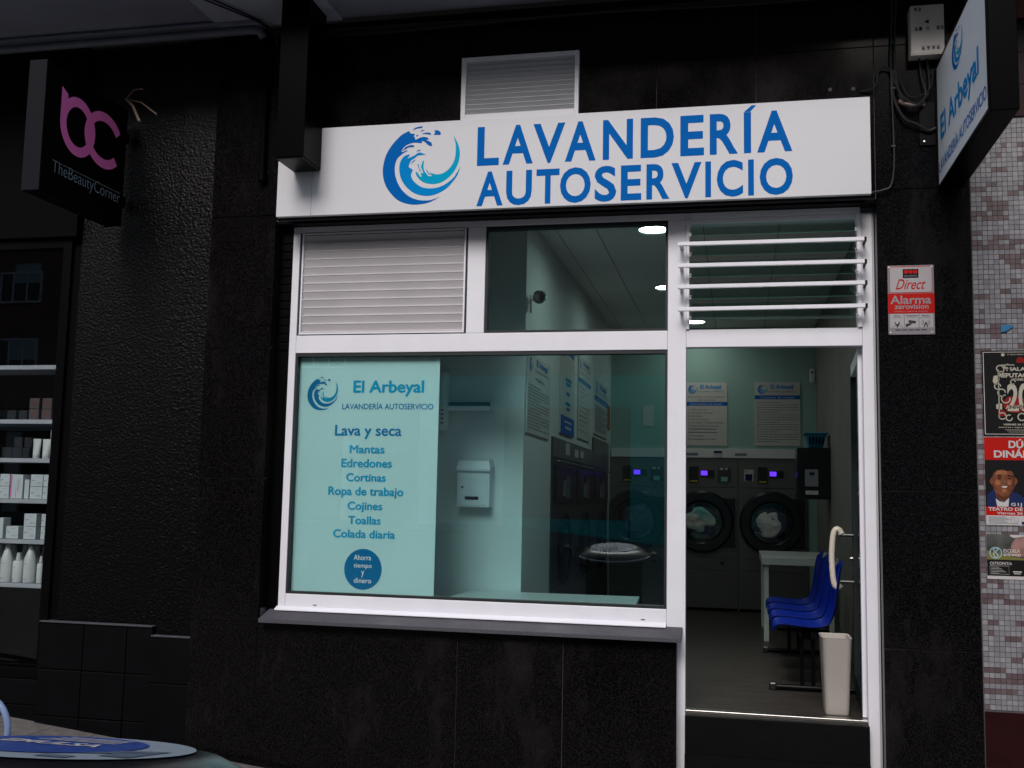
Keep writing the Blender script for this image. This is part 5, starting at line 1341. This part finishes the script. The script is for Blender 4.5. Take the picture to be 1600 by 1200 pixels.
ctl = [(.664, 1.338), (.650, 1.362), (.628, 1.366), (.612, 1.335), (.603, 1.26), (.600, 1.18), (.603, 1.10), (.610, 1.03), (.622, .998), (.642, .992), (.656, 1.010)]
pts = []
for i in range(len(ctl)-1):
    q0, q1, q2, q3 = (Vector(ctl[max(0, i-1)]), Vector(ctl[i]), Vector(ctl[i+1]), Vector(ctl[min(len(ctl)-1, i+2)]))
    for k in range(4):
        f = k/4; v = .5*((2*q1)+(q2-q0)*f+(2*q0-5*q1+4*q2-q3)*f*f+(3*q1-q0-3*q2+q3)*f**3); pts.append((v.x, hb.y, v.y))
pts.append((ctl[-1][0], hb.y, ctl[-1][1]))
obj('handle', MB().tube(pts, .0185, 14), M['handle'], dr, smooth=True)
for z in (1.330, 1.030):
    obj('handle_bracket', MB().tube([(hx+.002, hb.y, z), (.640, hb.y, z)], .010, 8), M['blackpl'], dr)
obj('lock_cylinder', MB().tube([(hx, hb.y+.02, 1.18), (hx-.018, hb.y+.02, 1.18)], .013, 12), M['chrome'], dr)

# ------------------------------------------------------------------ street litter bin
BX, BY = -1.25, -4.41; BG = g(BX)
lb = thing('litter_bin', 'round dark metal litter bin with blue and white sticker on its tilted lid', 'litter bin', (BX, BY, BG))
LT = 1.04
obj('bin_body', MB().lathe([(.27, .02), (.285, .03), (.295, LT-BG-.12), (.30, LT-BG-.11)], (BX, BY, BG), 'z', 48), M['black'], lb, smooth=True)
tl = Matrix.Translation((BX, BY, LT)) @ Matrix.Rotation(R_(-9), 4, 'X') @ Matrix.Rotation(R_(3), 4, 'Y')
# the lid leans down towards the shop
tl = Matrix.Translation((BX, BY, LT)) @ Matrix.Rotation(R_(-9), 4, 'X')
obj('lid', MB().lathe([(.30, -.085), (.372, -.075), (.380, -.062), (.362, -.046), (.290, -.012), (.24, -.002), (0, 0)], (0, 0, 0), 'z', 72), mat('lid_dark_metal', (.016, .018, .024), .25, .5, noise_scale=8, noise_amt=.4), lb, smooth=True, xform=tl)
obj('rim_ring', MB().lathe([(.372, -.081), (.385, -.077), (.387, -.066), (.380, -.061)], (0, 0, 0), 'z', 72, closed=True), M['chrome'], lb, smooth=True, xform=tl)
PT = Pl((0, 0, 0), (1, 0, 0), (0, 1, 0), .0015)
def disc(pl, r_, c=(0, 0), n=48, rx=1.0): return [pl(c[0]+r_*rx*math.cos(2*math.pi*k/n), c[1]+r_*math.sin(2*math.pi*k/n)) for k in range(n)]
obj('sticker', MB().poly(disc(PT, .238)), mat('sticker_pale', (.26, .32, .38), .4), lb, xform=tl)
PT2 = Pl((0, 0, 0), (1, 0, 0), (0, 1, 0), .0030)
obj('sticker_blue', MB().poly(disc(PT2, .185, (-.045, .02), rx=.95)), mat('sticker_blue', (.012, .04, .22), .4, col2=(.03, .08, .32), noise_scale=60), lb, xform=tl)
mb = MB(); PT3 = Pl((0, 0, 0), (1, 0, 0), (0, 1, 0), .0045)
add_text(mb, 'EMULSA', PT3, -.15, .06, -.005, .05, .02)
for k in range(4): PT3.rect(mb, -.12+.01*k, .08+.022*k, .05, .088+.022*k)
obj('sticker_print', mb, M['paper'], lb, xform=tl)
mb = MB()
for a0, a1, r0, r1 in ((.14, .20, -.12, -.02), (.06, .12, -.19, -.15), (-.16, -.08, -.17, -.13)): PT2.rect(mb, a0, r0, a1, r1)
mb.poly([PT2(.09, -.10), PT2(.20, -.02), PT2(.205, .03), PT2(.13, -.01)])
obj('sticker_figures', mb, mat('sticker_grey_blue', (.10, .14, .20), .4), lb, xform=tl)
obj('lid_catch', MB().box(.36, .44, -.045, .045, -.088, -.050), M['black'], lb, bevel=.012, xform=tl)
obj('lid_hinge', MB().box(.385, .41, -.02, .02, -.050, -.038), M['chrome'], lb, bevel=.004, xform=tl)
pb_ = Pl((BX, BY+.292, BG), (-1, 0, 0), (0, 0, 1), .002)
mb = MB(); add_text(mb, 'EMULSA', pb_, -.13, .13, .92, .985, .02); obj('lettering', mb, mat('bin_grey_print', (.09, .09, .10), .5), lb)
hcx, hcz = at(-30, 1140, BY+.32)
obj('hoop', MB().tube([(hcx+.070*math.cos(R_(a)), BY+.32, hcz+.076*math.sin(R_(a))) for a in range(-10, 191, 10)], .0075, 10), mat('blue_white_hoop', (.22, .30, .50), .35), lb, smooth=True)
obj('hoop_stay', MB().tube([(hcx+.070, BY+.32, hcz-.012), (hcx+.075, BY+.30, hcz-.10), (BX-.22, BY+.18, hcz-.14)], .008, 8), M['black'], lb, smooth=True)

# ------------------------------------------------------------------ opposite side of the street (seen in reflections)
YO = -34
ob = thing('opposite_brick_block', 'brown brick apartment block across the street, mirrored in the shop glass', 'building', (-14, YO, 0))
obj('wall', B(-44, 4, YO-10, YO, 4.9, 21), M['brick'], ob)
wf = wp = wsh = None
skip = lambda X, Z: X > -13.5
for r_ in range(4):
    for c_ in range(13):
        X, Z = -42+3.6*c_, 7.4+3.0*r_
        if skip(X, Z): continue
        if wf is None:
            wf = obj('window_frame', MB().box(-1.05, 1.05, 0, .10, -.70, -.62).box(-1.05, 1.05, 0, .10, .62, .70).box(-1.05, -.97, 0, .10, -.62, .62).box(.97, 1.05, 0, .10, -.62, .62).box(-.42, -.34, 0, .10, -.62, .62).box(.28, .34, 0, .09, -.62, .62), M['alu'], None)
            wp = obj('window_pane', B(-.97, .97, .01, .03, -.62, .62), M['darkglass'], None)
            wsh = obj('roller_shutter', B(-.339, .969, .04, .06, -.25, .619), M['shutter'], None)
            trio = (wf, wp, wsh)
        else: trio = tuple(o.copy() for o in (wf, wp, wsh)); [C.objects.link(o) for o in trio]
        f = trio[0]; f.parent = ob; f.location = Vector((X, YO+.001, Z))-ob.location
        trio[1].parent = f; trio[1].location = (0, 0, 0); trio[2].parent = f; trio[2].location = (0, 0, (random.choice((0, .25, .45)) if c_ != 7 else 0))
ow = thing('opposite_shop_row', 'row of shop fronts with a teal fascia at the foot of the brick block', 'building', (-14, YO, -1))
obj('fascia', B(-12.4, 4, YO+.05, YO+.35, 5.05, 6.3), M['fasc_teal'], ow)
obj('teal_front', B(-4.0, 4, YO+.30, YO+.45, -1, 5.04), M['fasc_teal'], ow); obj('teal_front', B(-8.9, -4.05, YO+.30, YO+.45, -1, .75), M['fasc_teal'], ow)
obj('brown_shutter', B(-8.9, -4.05, YO+.30, YO+.36, .76, 5.04), M['brick2'], ow); obj('pale_front', B(-12.4, -8.95, YO+.30, YO+.45, -1, 5.04), M['render_w'], ow)
obj('fascia', B(-44, -20.05, YO+.05, YO+.25, 4.0, 4.88), M['render_w'], ow)
obj('wall', B(-44, 4, YO-8, YO+.04, -1, 4.89), M['brick2'], ow)
for k in range(12):
    obj('pillar', B(-43+3.9*k, -42.3+3.9*k, YO+.041, YO+.20, -1, 3.95), M['render_w'], ow)
    obj('shop_window', B(-42.2+3.9*k, -39.3+3.9*k, YO+.0415, YO+.08, -.2, 3.2), M['darkglass'], ow)
o2 = thing('opposite_pale_block', 'pale rendered block further along the opposite side of the street', 'building', (14, YO, 0))
obj('wall', B(4.1, 34, YO-10, YO-.2, -1, 18), M['render_w'], o2)
for r_ in range(4):
    for c_ in range(8):
        obj('window', B(6+3.5*c_, 7.6+3.5*c_, YO-.199, YO-.14, 5+3.1*r_, 6.4+3.1*r_), M['darkglass'], o2)
